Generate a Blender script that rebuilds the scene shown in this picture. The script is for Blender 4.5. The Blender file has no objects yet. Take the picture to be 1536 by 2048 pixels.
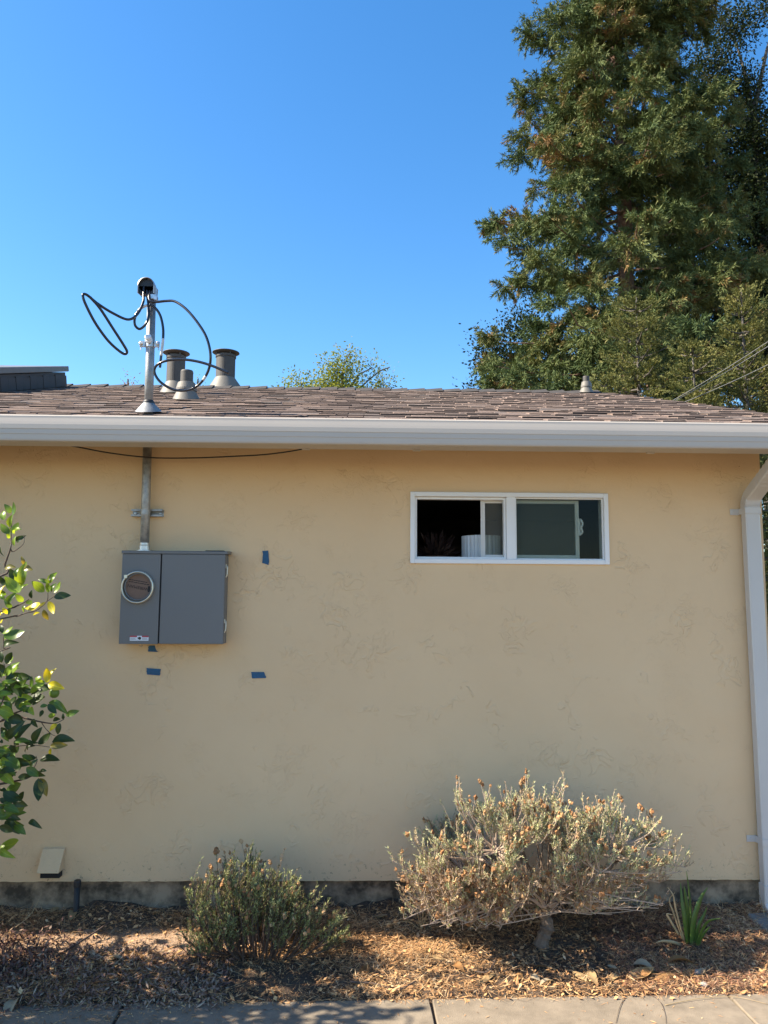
import bpy, math, random
import numpy as np
from mathutils import Vector, Matrix

random.seed(7)
RNG = np.random.default_rng(11)
S = bpy.context.scene
COL = S.collection
R = math.radians

# ------------------------------------------------------------------ camera
FPX = 1600.0
PITCH, YAW, ROLL = R(6.6), R(1.47), R(0.34)
CAM = np.array([0.0, -4.53, 1.73])
FW = np.array([math.sin(YAW) * math.cos(PITCH), math.cos(YAW) * math.cos(PITCH), math.sin(PITCH)])
_r = np.cross(FW, [0, 0, 1]); _r /= np.linalg.norm(_r)
_u = np.cross(_r, FW)
RT = _r * math.cos(ROLL) + _u * math.sin(ROLL)
UP = _u * math.cos(ROLL) - _r * math.sin(ROLL)
cd = bpy.data.cameras.new('camera')
cd.sensor_fit = 'VERTICAL'; cd.sensor_height = 24.0; cd.lens = 24.0 * FPX / 2048.0
cd.clip_start = 0.05; cd.clip_end = 3000
cam = bpy.data.objects.new('camera', cd); COL.objects.link(cam)
cam.matrix_world = Matrix(((RT[0], UP[0], -FW[0], CAM[0]), (RT[1], UP[1], -FW[1], CAM[1]),
                           (RT[2], UP[2], -FW[2], CAM[2]), (0, 0, 0, 1)))
S.camera = cam
S.render.resolution_x = 768; S.render.resolution_y = 1024

# ------------------------------------------------------------------ sky, sun, exposure
SUN_EL, SUN_B = R(42), R(4.2)            # elevation; degrees in front of the wall plane (sun stands left)
SUN_DIR = Vector((-math.cos(SUN_EL) * math.cos(SUN_B), -math.cos(SUN_EL) * math.sin(SUN_B), math.sin(SUN_EL)))
w = bpy.data.worlds.new('World'); S.world = w; w.use_nodes = True
nt = w.node_tree; nt.nodes.clear()
sky = nt.nodes.new('ShaderNodeTexSky'); sky.sky_type = 'NISHITA'; sky.sun_disc = False
sky.sun_elevation = SUN_EL; sky.sun_rotation = R(270) - SUN_B
sky.altitude = 50; sky.air_density = 1.0; sky.dust_density = 0.4; sky.ozone_density = 1.6
bg = nt.nodes.new('ShaderNodeBackground'); bg.inputs['Strength'].default_value = 0.106
wo = nt.nodes.new('ShaderNodeOutputWorld')
hs = nt.nodes.new('ShaderNodeHueSaturation'); hs.inputs['Saturation'].default_value = 1.34   # the clear dry-air blue of the photograph
nt.links.new(sky.outputs[0], hs.inputs['Color']); nt.links.new(hs.outputs[0], bg.inputs[0]); nt.links.new(bg.outputs[0], wo.inputs[0])
sd = bpy.data.lights.new('sun', 'SUN'); sd.energy = 5.0; sd.angle = R(0.53); sd.color = (1.0, 0.88, 0.70)
so = bpy.data.objects.new('sun', sd); COL.objects.link(so)
so.rotation_euler = SUN_DIR.to_track_quat('Z', 'Y').to_euler()
S.view_settings.view_transform = 'Standard'; S.view_settings.look = 'None'
S.view_settings.exposure = 1.45; S.view_settings.gamma = 1.0
S.view_settings.use_curve_mapping = False
S.render.engine = 'CYCLES'
S.cycles.use_denoising = True
S.cycles.max_bounces = 8; S.cycles.diffuse_bounces = 4; S.cycles.transparent_max_bounces = 12


# ------------------------------------------------------------------ picture-to-place helpers
def ray(x, y):
    return FW + RT * (x - 768) / FPX + UP * (1024 - y) / FPX
def at(x, y, Y):
    d = ray(x, y); return Vector(CAM + d * (Y - CAM[1]) / d[1])
def atz(x, y, Z):
    d = ray(x, y); return Vector(CAM + d * (Z - CAM[2]) / d[2])
EAVE_Y, EAVE_Z, SLOPE, RIDGE_Y = -0.45, 2.678, 0.31, 4.06
RIDGE_Z = EAVE_Z + SLOPE * (RIDGE_Y - EAVE_Y)
def roof_z(Y):
    return EAVE_Z + SLOPE * (Y - EAVE_Y)
def onroof(x, y):
    d = ray(x, y)
    t = (EAVE_Z + SLOPE * (CAM[1] - EAVE_Y) - CAM[2]) / (d[2] - SLOPE * d[1])
    return Vector(CAM + t * d)
_e0, _e1 = atz(0, 2012, 0), atz(1536, 1986, 0)
def edge_y(X): return _e0.y + (X - _e0.x) * (_e1.y - _e0.y) / (_e1.x - _e0.x)     # front rim of the bed, along the sidewalk
def bed_z(X, Y):
    ey = edge_y(X); t = min(max((Y - ey) / -ey, 0), 1)
    if Y < ey + .012: return -.03
    b = 0.012 * math.sin(X * 5.1 + Y * 3) * math.sin(Y * 9 + X * 2.3) + 0.008 * math.sin(X * 13 + 1) * math.sin(Y * 17)
    heap = .030 * max(0, math.sin(X * 3.7 + .6) * math.sin(X * 8.3) + .25) * max(0, (t - .78) / .22)
    return 0.004 + 0.10 * t + b * min(1, t * 4) + heap
def onbed(x, y):
    z = 0.05
    for _ in range(12):
        p = atz(x, y, z); z = bed_z(p.x, p.y)
    return Vector((p.x, p.y, z))


# ------------------------------------------------------------------ materials
MATS = {}
def newmat(name):
    m = bpy.data.materials.new(name); m.use_nodes = True
    n = m.node_tree.nodes; l = m.node_tree.links
    b = n['Principled BSDF']; MATS[name] = m
    return m, n, l, b
def N(n, t, **kw):
    o = n.new(t)
    for k, v in kw.items():
        if k in o.inputs: o.inputs[k].default_value = v
        else: setattr(o, k, v)
    return o
def ramp(n, stops, interp='LINEAR'):
    r = n.new('ShaderNodeValToRGB'); e = r.color_ramp.elements; r.color_ramp.interpolation = interp
    while len(e) < len(stops): e.new(0.5)
    for i, (p, c) in enumerate(stops):
        e[i].position = p
        e[i].color = (c[0], c[1], c[2], 1) if hasattr(c, '__len__') else (c, c, c, 1)
    return r
def plain(name, c, rough=0.6, metal=0.0, var=0.12, scale=6.0, bump=0.0, bscale=80.0, spec=0.5, rvar=0.1, lo=0.25, hi=0.75):
    """one base colour, broken up by two scales of noise in tone, gloss and relief"""
    m, n, l, b = newmat(name)
    tc = N(n, 'ShaderNodeTexCoord')
    n1 = N(n, 'ShaderNodeTexNoise', Scale=scale, Detail=6.0, Roughness=0.65)
    l.new(tc.outputs['Object'], n1.inputs['Vector'])
    r = ramp(n, [(lo, [x * (1 - var) for x in c]), (hi, [min(1, x * (1 + var)) for x in c])])
    l.new(n1.outputs['Fac'], r.inputs['Fac']); l.new(r.outputs['Color'], b.inputs['Base Color'])
    mr = N(n, 'ShaderNodeMapRange'); mr.inputs['To Min'].default_value = max(0.02, rough - rvar)
    mr.inputs['To Max'].default_value = min(1, rough + rvar)
    l.new(n1.outputs['Fac'], mr.inputs['Value']); l.new(mr.outputs[0], b.inputs['Roughness'])
    b.inputs['Metallic'].default_value = metal; b.inputs['Specular IOR Level'].default_value = spec
    if bump:
        n2 = N(n, 'ShaderNodeTexNoise', Scale=bscale, Detail=4.0)
        l.new(tc.outputs['Object'], n2.inputs['Vector'])
        bp = N(n, 'ShaderNodeBump', Strength=bump, Distance=0.004)
        l.new(n2.outputs['Fac'], bp.inputs['Height']); l.new(bp.outputs[0], b.inputs['Normal'])
    return m
def tinted(name, stops, rough=0.7, trans=0.0, transmul=1.3, spec=0.08, attr='tint'):
    """colour picked per leaf / chip by the mesh's own random attribute, with optional light through the leaf"""
    m, n, l, b = newmat(name)
    a = N(n, 'ShaderNodeAttribute'); a.attribute_name = attr
    r = ramp(n, stops); l.new(a.outputs['Fac'], r.inputs['Fac'])
    l.new(r.outputs['Color'], b.inputs['Base Color'])
    b.inputs['Roughness'].default_value = rough; b.inputs['Specular IOR Level'].default_value = spec
    if trans:
        t = N(n, 'ShaderNodeBsdfTranslucent')
        mx = N(n, 'ShaderNodeMix'); mx.data_type = 'RGBA'; mx.blend_type = 'MULTIPLY'; mx.inputs[0].default_value = 1.0
        l.new(r.outputs['Color'], mx.inputs[6]); mx.inputs[7].default_value = (transmul, transmul * 1.05, transmul * 0.55, 1)
        l.new(mx.outputs[2], t.inputs['Color'])
        ms = N(n, 'ShaderNodeMixShader'); ms.inputs[0].default_value = trans
        l.new(b.outputs[0], ms.inputs[1]); l.new(t.outputs[0], ms.inputs[2])
        l.new(ms.outputs[0], n['Material Output'].inputs['Surface'])
    return m

# cream stucco: hand-trowelled, smooth with sparse torn ridges
def mat_stucco():
    m, n, l, b = newmat('cream_stucco')
    tc = N(n, 'ShaderNodeTexCoord')
    def noise(scale, detail=3.0, dist=0.0, rough=0.5, off=(0, 0, 0)):
        mp = N(n, 'ShaderNodeMapping'); mp.inputs['Location'].default_value = off
        l.new(tc.outputs['Object'], mp.inputs['Vector'])
        x = N(n, 'ShaderNodeTexNoise', Scale=scale, Detail=detail, Roughness=rough, Distortion=dist)
        l.new(mp.outputs[0], x.inputs['Vector']); return x.outputs['Fac']
    def math_(op, a, b_=None, clamp=False):
        x = N(n, 'ShaderNodeMath', operation=op); x.use_clamp = clamp
        for i, v in enumerate((a, b_)):
            if v is None: continue
            if isinstance(v, (int, float)): x.inputs[i].default_value = v
            else: l.new(v, x.inputs[i])
        return x.outputs[0]
    def mrange(v, a, b_, c=0.0, d=1.0):
        x = N(n, 'ShaderNodeMapRange'); x.interpolation_type = 'SMOOTHSTEP'
        l.new(v, x.inputs['Value'])
        for k, q in zip(('From Min', 'From Max', 'To Min', 'To Max'), (a, b_, c, d)): x.inputs[k].default_value = q
        return x.outputs[0]
    def torn(scale, mscale, lo, hi, off):
        # one-sided steps along contour lines of a warped noise, kept only in patches
        v = noise(scale, 3.0, 0.9, 0.5, off)
        d = math_('SUBTRACT', v, 0.5)
        step = mrange(d, -0.003, 0.005)
        fall = mrange(d, 0.005, 0.16, 1.0, 0.0)
        line = math_('MULTIPLY', step, fall)
        mask = mrange(noise(mscale, 3.0, 0.3, 0.6, (off[1], off[0], 3)), lo, hi)
        return math_('MULTIPLY', line, mask)
    h1 = torn(11.0, 3.2, 0.55, 0.61, (3.1, 0, 1.7))
    h2 = torn(19.0, 4.6, 0.56, 0.62, (8.4, 0, 5.2))
    h3 = torn(40.0, 6.0, 0.56, 0.63, (1.4, 0, 9.2))
    h4 = noise(3.0, 4.0); h5 = noise(160.0, 2.0)
    h = math_('ADD', math_('MULTIPLY', h1, 0.30), math_('MULTIPLY', h2, 0.15))
    h = math_('ADD', h, math_('MULTIPLY', h3, 0.05))
    h = math_('ADD', h, math_('MULTIPLY', h4, 1.6))
    h = math_('ADD', h, math_('MULTIPLY', h5, 0.05))
    bp = N(n, 'ShaderNodeBump', Strength=1.0, Distance=0.010); l.new(h, bp.inputs['Height'])
    l.new(bp.outputs[0], b.inputs['Normal'])
    col = ramp(n, [(0.3, (0.70, 0.498, 0.292)), (0.7, (0.735, 0.53, 0.315))])
    l.new(noise(1.3, 5.0, 0.4, 0.6, (5, 0, 2)), col.inputs['Fac'])
    # soot caught in the torn edges and splashed dirt just above the ground
    sp = N(n, 'ShaderNodeSeparateXYZ'); l.new(tc.outputs['Object'], sp.inputs[0])
    low = mrange(sp.outputs['Z'], 0.25, 0.42, 1.0, 0.0)
    specks = mrange(noise(42.0, 5.0, 0.8, 0.7, (2, 0, 2)), 0.58, 0.68)
    dirt = math_('MULTIPLY', math_('MULTIPLY', low, specks), 0.75)
    edge = math_('MULTIPLY', math_('ADD', h2, h1, True), mrange(noise(55.0, 3.0), 0.52, 0.62))
    dirt = math_('ADD', dirt, math_('MULTIPLY', edge, 0.0), True)
    mx = N(n, 'ShaderNodeMix'); mx.data_type = 'RGBA'
    l.new(dirt, mx.inputs[0]); l.new(col.outputs['Color'], mx.inputs[6]); mx.inputs[7].default_value = (0.12, 0.095, 0.07, 1)
    l.new(mx.outputs[2], b.inputs['Base Color'])
    b.inputs['Roughness'].default_value = 0.82; b.inputs['Specular IOR Level'].default_value = 0.25
mat_stucco()
plain('eave_paint', (0.25, 0.165, 0.068), 0.8, var=0.1)
plain('concrete_footing', (0.225, 0.165, 0.108), 0.95, var=0.7, scale=7, bump=1.0, bscale=34, lo=.38, hi=.62)
plain('gutter_white', (0.465, 0.415, 0.358), 0.38, var=0.03, scale=2.0, rvar=0.06)
plain('downspout_white', (0.55, 0.525, 0.49), 0.4, var=0.04, scale=3)
plain('vinyl_white', (0.78, 0.78, 0.77), 0.4, var=0.03)
plain('sash_vinyl', (0.62, 0.61, 0.58), 0.45, var=0.04)
plain('panel_grey', (0.150, 0.150, 0.148), 0.5, var=0.05, scale=3, bump=0.08, bscale=300)
plain('panel_gap', (0.012, 0.012, 0.013), 0.8)
plain('galvanised', (0.281, 0.285, 0.281), 0.5, metal=0.6, var=0.28, scale=26, bump=0.15, bscale=120, rvar=0.18)
plain('galvanised_dull', (0.36, 0.36, 0.345), 0.5, metal=0.6, var=0.45, scale=34, bump=0.2, bscale=140, rvar=0.15)
plain('zinc_plated', (0.55, 0.56, 0.56), 0.35, metal=0.9, var=0.15, scale=40)
plain('cast_pot_metal', (0.40, 0.41, 0.42), 0.4, metal=0.7, var=0.15, scale=30)
plain('black_plastic', (0.012, 0.012, 0.013), 0.45)
plain('cable_black', (0.012, 0.014, 0.020), 0.22, var=0.1)
plain('cable_mark', (0.55, 0.55, 0.54), 0.5)
plain('vent_paint', (0.061, 0.056, 0.050), 0.65, var=0.16, scale=18, bump=0.12)
plain('flashing_paint', (0.155, 0.143, 0.121), 0.6, var=0.12, scale=14, bump=0.1)
plain('skylight_metal', (0.20, 0.19, 0.178), 0.45, metal=0.25, var=0.12, scale=8)
plain('skylight_dark', (0.055, 0.05, 0.048), 0.55, var=0.2, scale=10)
plain('ring_steel', (0.60, 0.585, 0.50), 0.35, metal=0.75, var=0.1, scale=20)
plain('cardboard', (0.20, 0.125, 0.088), 0.85, var=0.1, scale=30)
plain('print_black', (0.015, 0.013, 0.012), 0.7)
plain('print_red', (0.42, 0.03, 0.05), 0.6)
plain('label_white', (0.72, 0.74, 0.78), 0.5)
plain('latch_cream', (0.62, 0.60, 0.50), 0.4, metal=0.3)
plain('tape_blue', (0.014, 0.085, 0.175), 0.6, var=0.18, scale=60, bump=0.3, bscale=200)
plain('room_wall', (0.20, 0.19, 0.18), 0.9)
plain('ledge_paint', (0.30, 0.29, 0.27), 0.6)
plain('ceramic_white', (0.70, 0.74, 0.78), 0.35, var=0.04)
plain('terracotta', (0.14, 0.07, 0.045), 0.8)
plain('ridge_asphalt', (0.048, 0.042, 0.038), 0.95, var=0.3, scale=30, bump=0.6, bscale=260)
plain('shingle_edge_shade', (0.016, 0.014, 0.013), 0.95, var=0.3, scale=60)  # black asphalt butts, coloured to carry the shadow lines between courses too
plain('roof_felt', (0.05, 0.043, 0.04), 0.95, var=0.2)
plain('sidewalk_concrete', (0.217, 0.178, 0.132), 0.9, var=0.2, scale=9, lo=.35, hi=.65, bump=0.55, bscale=220)
plain('joint_dirt', (0.07, 0.055, 0.042), 0.95, var=0.3, scale=40, bump=0.6)
plain('splash_concrete', (0.180, 0.167, 0.149), 0.9, var=0.2, scale=12, bump=0.5, bscale=150)
plain('dark_pipe', (0.02, 0.02, 0.021), 0.6)
plain('pipe_end', (0.34, 0.32, 0.28), 0.8)
plain('redwood_bark', (0.165, 0.101, 0.071), 0.95, var=0.45, scale=5, bump=0.8, bscale=14)
plain('grey_bark', (0.098, 0.086, 0.075), 0.95, var=0.35, scale=9, bump=0.8, bscale=40)
plain('twig_brown', (0.085, 0.058, 0.045), 0.8, var=0.35, scale=40, bump=0.4)
plain('shrub_wood', (0.150, 0.109, 0.079), 0.95, var=0.45, scale=45, bump=0.9, bscale=120)
plain('shrub_stem', (0.400, 0.304, 0.232), 0.85, var=0.3, scale=30)
plain('dry_straw', (0.400, 0.288, 0.152), 0.8, var=0.3, scale=30)
plain('wire_grey', (0.20, 0.20, 0.20), 0.5)
plain('wire_dark', (0.022, 0.020, 0.018), 0.5)
plain('fruit_green', (0.10, 0.17, 0.02), 0.4, var=0.2, scale=20, bump=0.3, bscale=400)
plain('stone_pale', (0.350, 0.329, 0.301), 0.9, var=0.3, scale=60, bump=0.5)

def mat_shingle(name, per_object):
    m, n, l, b = newmat(name)
    tc = N(n, 'ShaderNodeTexCoord')
    if per_object:
        oi = N(n, 'ShaderNodeObjectInfo'); f = oi.outputs['Random']
    else:
        a = N(n, 'ShaderNodeAttribute'); a.attribute_name = 'tint'; f = a.outputs['Fac']
    r = ramp(n, [(0.0, (0.085, 0.068, 0.060)), (0.25, (0.165, 0.122, 0.103)), (0.55, (0.235, 0.178, 0.150)),
                 (0.8, (0.285, 0.205, 0.163)), (1.0, (0.195, 0.168, 0.154))])
    l.new(f, r.inputs['Fac'])
    g = N(n, 'ShaderNodeTexNoise', Scale=300.0, Detail=2.0)
    l.new(tc.outputs['Object'], g.inputs['Vector'])
    g2 = N(n, 'ShaderNodeTexNoise', Scale=9.0, Detail=3.0); l.new(tc.outputs['Object'], g2.inputs['Vector'])
    rr = ramp(n, [(0.3, 0.6), (0.7, 1.35)]); l.new(g.outputs['Fac'], rr.inputs['Fac'])
    rr2 = ramp(n, [(0.3, 0.75), (0.7, 1.2)]); l.new(g2.outputs['Fac'], rr2.inputs['Fac'])
    mx = N(n, 'ShaderNodeMix'); mx.data_type = 'RGBA'; mx.blend_type = 'MULTIPLY'; mx.inputs[0].default_value = 1
    l.new(r.outputs['Color'], mx.inputs[6]); l.new(rr.outputs['Color'], mx.inputs[7])
    mx2 = N(n, 'ShaderNodeMix'); mx2.data_type = 'RGBA'; mx2.blend_type = 'MULTIPLY'; mx2.inputs[0].default_value = 1
    l.new(mx.outputs[2], mx2.inputs[6]); l.new(rr2.outputs['Color'], mx2.inputs[7])
    l.new(mx2.outputs[2], b.inputs['Base Color'])
    bp = N(n, 'ShaderNodeBump', Strength=0.7, Distance=0.003); l.new(g.outputs['Fac'], bp.inputs['Height'])
    l.new(bp.outputs[0], b.inputs['Normal'])
    b.inputs['Roughness'].default_value = 0.95; b.inputs['Specular IOR Level'].default_value = 0.2
mat_shingle('asphalt_shingle', True); mat_shingle('asphalt_shingle_field', False)

def mat_glass():
    m, n, l, b = newmat('window_glass')
    g = N(n, 'ShaderNodeBsdfGlossy'); g.inputs['Roughness'].default_value = 0.03
    t = N(n, 'ShaderNodeBsdfTransparent'); t.inputs['Color'].default_value = (0.84, 0.87, 0.84, 1)
    fr = N(n, 'ShaderNodeFresnel'); fr.inputs['IOR'].default_value = 1.2
    ms = N(n, 'ShaderNodeMixShader'); l.new(fr.outputs[0], ms.inputs[0])
    l.new(t.outputs[0], ms.inputs[1]); l.new(g.outputs[0], ms.inputs[2])
    l.new(ms.outputs[0], n['Material Output'].inputs['Surface'])
mat_glass()
def mat_greyed():
    m, n, l, b = newmat('greyed_glass')
    g = MATS['window_glass'].node_tree
    t = N(n, 'ShaderNodeBsdfTransparent'); t.inputs['Color'].default_value = (0.80, 0.82, 0.79, 1)
    d = N(n, 'ShaderNodeBsdfDiffuse'); d.inputs['Color'].default_value = (0.42, 0.42, 0.38, 1)  # grey diffuse mixed unevenly into the clear sash pane
    nz = N(n, 'ShaderNodeTexNoise', Scale=7.0, Detail=5.0); mr = N(n, 'ShaderNodeMapRange'); mr.inputs['To Min'].default_value = 0.05; mr.inputs['To Max'].default_value = 0.20
    l.new(nz.outputs['Fac'], mr.inputs['Value'])
    ms = N(n, 'ShaderNodeMixShader'); l.new(mr.outputs[0], ms.inputs[0]); l.new(t.outputs[0], ms.inputs[1]); l.new(d.outputs[0], ms.inputs[2])
    l.new(ms.outputs[0], n['Material Output'].inputs['Surface'])
mat_greyed()

def mat_soil():
    m, n, l, b = newmat('bed_soil')
    tc = N(n, 'ShaderNodeTexCoord')
    a = N(n, 'ShaderNodeTexNoise', Scale=4.0, Detail=8.0, Roughness=0.7); l.new(tc.outputs['Object'], a.inputs['Vector'])
    c = N(n, 'ShaderNodeTexNoise', Scale=90.0, Detail=5.0, Roughness=0.7); l.new(tc.outputs['Object'], c.inputs['Vector'])
    r = ramp(n, [(0.3, (0.041, 0.027, 0.019)), (0.55, (0.098, 0.064, 0.041)), (0.75, (0.180, 0.120, 0.075))])
    l.new(a.outputs['Fac'], r.inputs['Fac'])
    r2 = ramp(n, [(0.3, 0.5), (0.7, 1.4)]); l.new(c.outputs['Fac'], r2.inputs['Fac'])
    mx = N(n, 'ShaderNodeMix'); mx.data_type = 'RGBA'; mx.blend_type = 'MULTIPLY'; mx.inputs[0].default_value = 1
    # the swept strip of pale dry soil at the left
    sp = N(n, 'ShaderNodeSeparateXYZ'); l.new(tc.outputs['Object'], sp.inputs[0])
    def band(src, a_, b_, c_, d_):
        u = N(n, 'ShaderNodeMapRange'); v = N(n, 'ShaderNodeMapRange'); mm = N(n, 'ShaderNodeMath', operation='MULTIPLY')
        for q, (lo, hi, t0, t1) in ((u, (a_, b_, 0, 1)), (v, (c_, d_, 1, 0))):
            l.new(src, q.inputs['Value'])
            for k_, val in zip(('From Min', 'From Max', 'To Min', 'To Max'), (lo, hi, t0, t1)): q.inputs[k_].default_value = val
        l.new(u.outputs[0], mm.inputs[0]); l.new(v.outputs[0], mm.inputs[1]); return mm.outputs[0]
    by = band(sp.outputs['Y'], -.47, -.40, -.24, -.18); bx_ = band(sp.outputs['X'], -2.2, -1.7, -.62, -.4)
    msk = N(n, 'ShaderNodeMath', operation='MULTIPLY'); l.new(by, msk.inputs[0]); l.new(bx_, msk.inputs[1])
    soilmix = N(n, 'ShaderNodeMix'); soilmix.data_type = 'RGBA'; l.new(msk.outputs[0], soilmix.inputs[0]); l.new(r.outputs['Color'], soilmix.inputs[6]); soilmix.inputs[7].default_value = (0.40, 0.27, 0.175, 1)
    l.new(soilmix.outputs[2], mx.inputs[6]); l.new(r2.outputs['Color'], mx.inputs[7]); l.new(mx.outputs[2], b.inputs['Base Color'])
    bp = N(n, 'ShaderNodeBump', Strength=1.0, Distance=0.012); l.new(c.outputs['Fac'], bp.inputs['Height'])
    l.new(bp.outputs[0], b.inputs['Normal']); b.inputs['Roughness'].default_value = 0.95
mat_soil()
plain('dry_lawn', (0.150, 0.112, 0.066), 0.95, var=0.35, scale=1.5, bump=0.8, bscale=60)

LITTER = [(0.0, (0.100, 0.055, 0.031)), (0.22, (0.277, 0.145, 0.069)), (0.5, (0.510, 0.284, 0.134)),
          (0.75, (0.666, 0.399, 0.181)), (1.0, (0.720, 0.538, 0.328))]
tinted('litter', LITTER, 0.85)
tinted('litter_red', [(0.0, (0.074, 0.042, 0.032)), (0.4, (0.296, 0.134, 0.084)), (0.7, (0.443, 0.240, 0.143)), (1.0, (0.554, 0.416, 0.268))], 0.85)
tinted('litter_purple', [(0.0, (0.058, 0.035, 0.033)), (0.4, (0.195, 0.117, 0.098)), (0.7, (0.328, 0.218, 0.156)), (1.0, (0.452, 0.351, 0.250))], 0.85)
tinted('dry_leaf', [(0.0, (0.160, 0.080, 0.036)), (0.35, (0.320, 0.168, 0.068)), (0.7, (0.400, 0.288, 0.152)), (1.0, (0.384, 0.344, 0.288))], 0.6, 0.15, 1.2)
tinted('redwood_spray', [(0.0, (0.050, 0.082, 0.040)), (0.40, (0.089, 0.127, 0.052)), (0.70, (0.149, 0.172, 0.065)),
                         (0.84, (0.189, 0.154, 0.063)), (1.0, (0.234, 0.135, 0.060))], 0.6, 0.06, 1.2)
tinted('fir_needle', [(0.0, (0.065, 0.079, 0.031)), (0.5, (0.151, 0.156, 0.054)), (0.85, (0.233, 0.208, 0.073)), (1.0, (0.251, 0.164, 0.070))], 0.55, 0.10, 1.2)
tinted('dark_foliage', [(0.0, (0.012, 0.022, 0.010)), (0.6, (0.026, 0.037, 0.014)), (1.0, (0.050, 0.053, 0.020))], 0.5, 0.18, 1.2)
tinted('spring_leaf', [(0.0, (0.101, 0.137, 0.036)), (0.5, (0.202, 0.223, 0.050)), (1.0, (0.317, 0.288, 0.079))], 0.5, 0.35, 1.4)
tinted('hedge_leaf', [(0.0, (0.042, 0.052, 0.017)), (0.6, (0.091, 0.098, 0.035)), (1.0, (0.168, 0.154, 0.063))], 0.5, 0.2, 1.2)
tinted('autumn_leaf', [(0.0, (0.165, 0.075, 0.022)), (1.0, (0.300, 0.150, 0.045))], 0.6, 0.3)
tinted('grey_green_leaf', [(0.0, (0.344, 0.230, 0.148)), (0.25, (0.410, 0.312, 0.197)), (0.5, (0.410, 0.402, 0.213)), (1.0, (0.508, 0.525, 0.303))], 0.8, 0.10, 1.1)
tinted('dark_green_leaf', [(0.0, (0.185, 0.130, 0.079)), (0.3, (0.185, 0.185, 0.079)), (0.65, (0.286, 0.315, 0.130)), (1.0, (0.435, 0.444, 0.231))], 0.75, 0.15, 1.1)
tinted('dry_flower', [(0.0, (0.246, 0.119, 0.057)), (0.5, (0.426, 0.230, 0.107)), (1.0, (0.541, 0.361, 0.197))], 0.9, 0.1, 1.0)
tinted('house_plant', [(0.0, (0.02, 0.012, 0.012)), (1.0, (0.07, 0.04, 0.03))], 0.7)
tinted('purple_leaf', [(0.0, (0.053, 0.026, 0.027)), (0.6, (0.165, 0.094, 0.083)), (1.0, (0.345, 0.247, 0.180))], 0.7, 0.1, 1.0)
def leafmat(name, c, rough=0.33, trans=0.3, tm=2.0):
    m, n, l, b = newmat(name)
    tc = N(n, 'ShaderNodeTexCoord')
    sp = N(n, 'ShaderNodeSeparateXYZ'); l.new(tc.outputs['Object'], sp.inputs[0])
    ab = N(n, 'ShaderNodeMath', operation='ABSOLUTE'); l.new(sp.outputs['Y'], ab.inputs[0])
    nz = N(n, 'ShaderNodeTexNoise', Scale=5.0, Detail=4.0); l.new(tc.outputs['Object'], nz.inputs['Vector'])
    r = ramp(n, [(0.25, [x * 0.75 for x in c]), (0.8, [x * 1.2 for x in c])]); l.new(nz.outputs['Fac'], r.inputs['Fac'])
    rib = ramp(n, [(0.0, 1.0), (0.02, 0.0)]); l.new(ab.outputs[0], rib.inputs['Fac'])
    mx = N(n, 'ShaderNodeMix'); mx.data_type = 'RGBA'
    l.new(rib.outputs['Color'], mx.inputs[0]); l.new(r.outputs['Color'], mx.inputs[6])
    mx.inputs[7].default_value = (min(1, c[0] * 2.2), min(1, c[1] * 1.9), min(1, c[2] * 1.6), 1)
    l.new(mx.outputs[2], b.inputs['Base Color']); b.inputs['Roughness'].default_value = rough
    t = N(n, 'ShaderNodeBsdfTranslucent'); t.inputs['Color'].default_value = (min(1, c[0] * tm * 1.3), min(1, c[1] * tm), c[2] * tm * 0.4, 1)
    ms = N(n, 'ShaderNodeMixShader'); ms.inputs[0].default_value = trans
    l.new(b.outputs[0], ms.inputs[1]); l.new(t.outputs[0], ms.inputs[2]); l.new(ms.outputs[0], n['Material Output'].inputs['Surface'])
leafmat('citrus_dark', (0.029, 0.058, 0.014), rough=.42)
leafmat('citrus_green', (0.076, 0.151, 0.026), trans=0.35)
leafmat('citrus_light', (0.188, 0.304, 0.035), trans=0.4)
leafmat('citrus_yellow', (0.581, 0.506, 0.027), trans=0.4, tm=1.5)
leafmat('citrus_olive', (0.150, 0.143, 0.026), trans=0.35)
leafmat('iris_green', (0.105, 0.180, 0.038), rough=0.4, trans=0.35)


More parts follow.
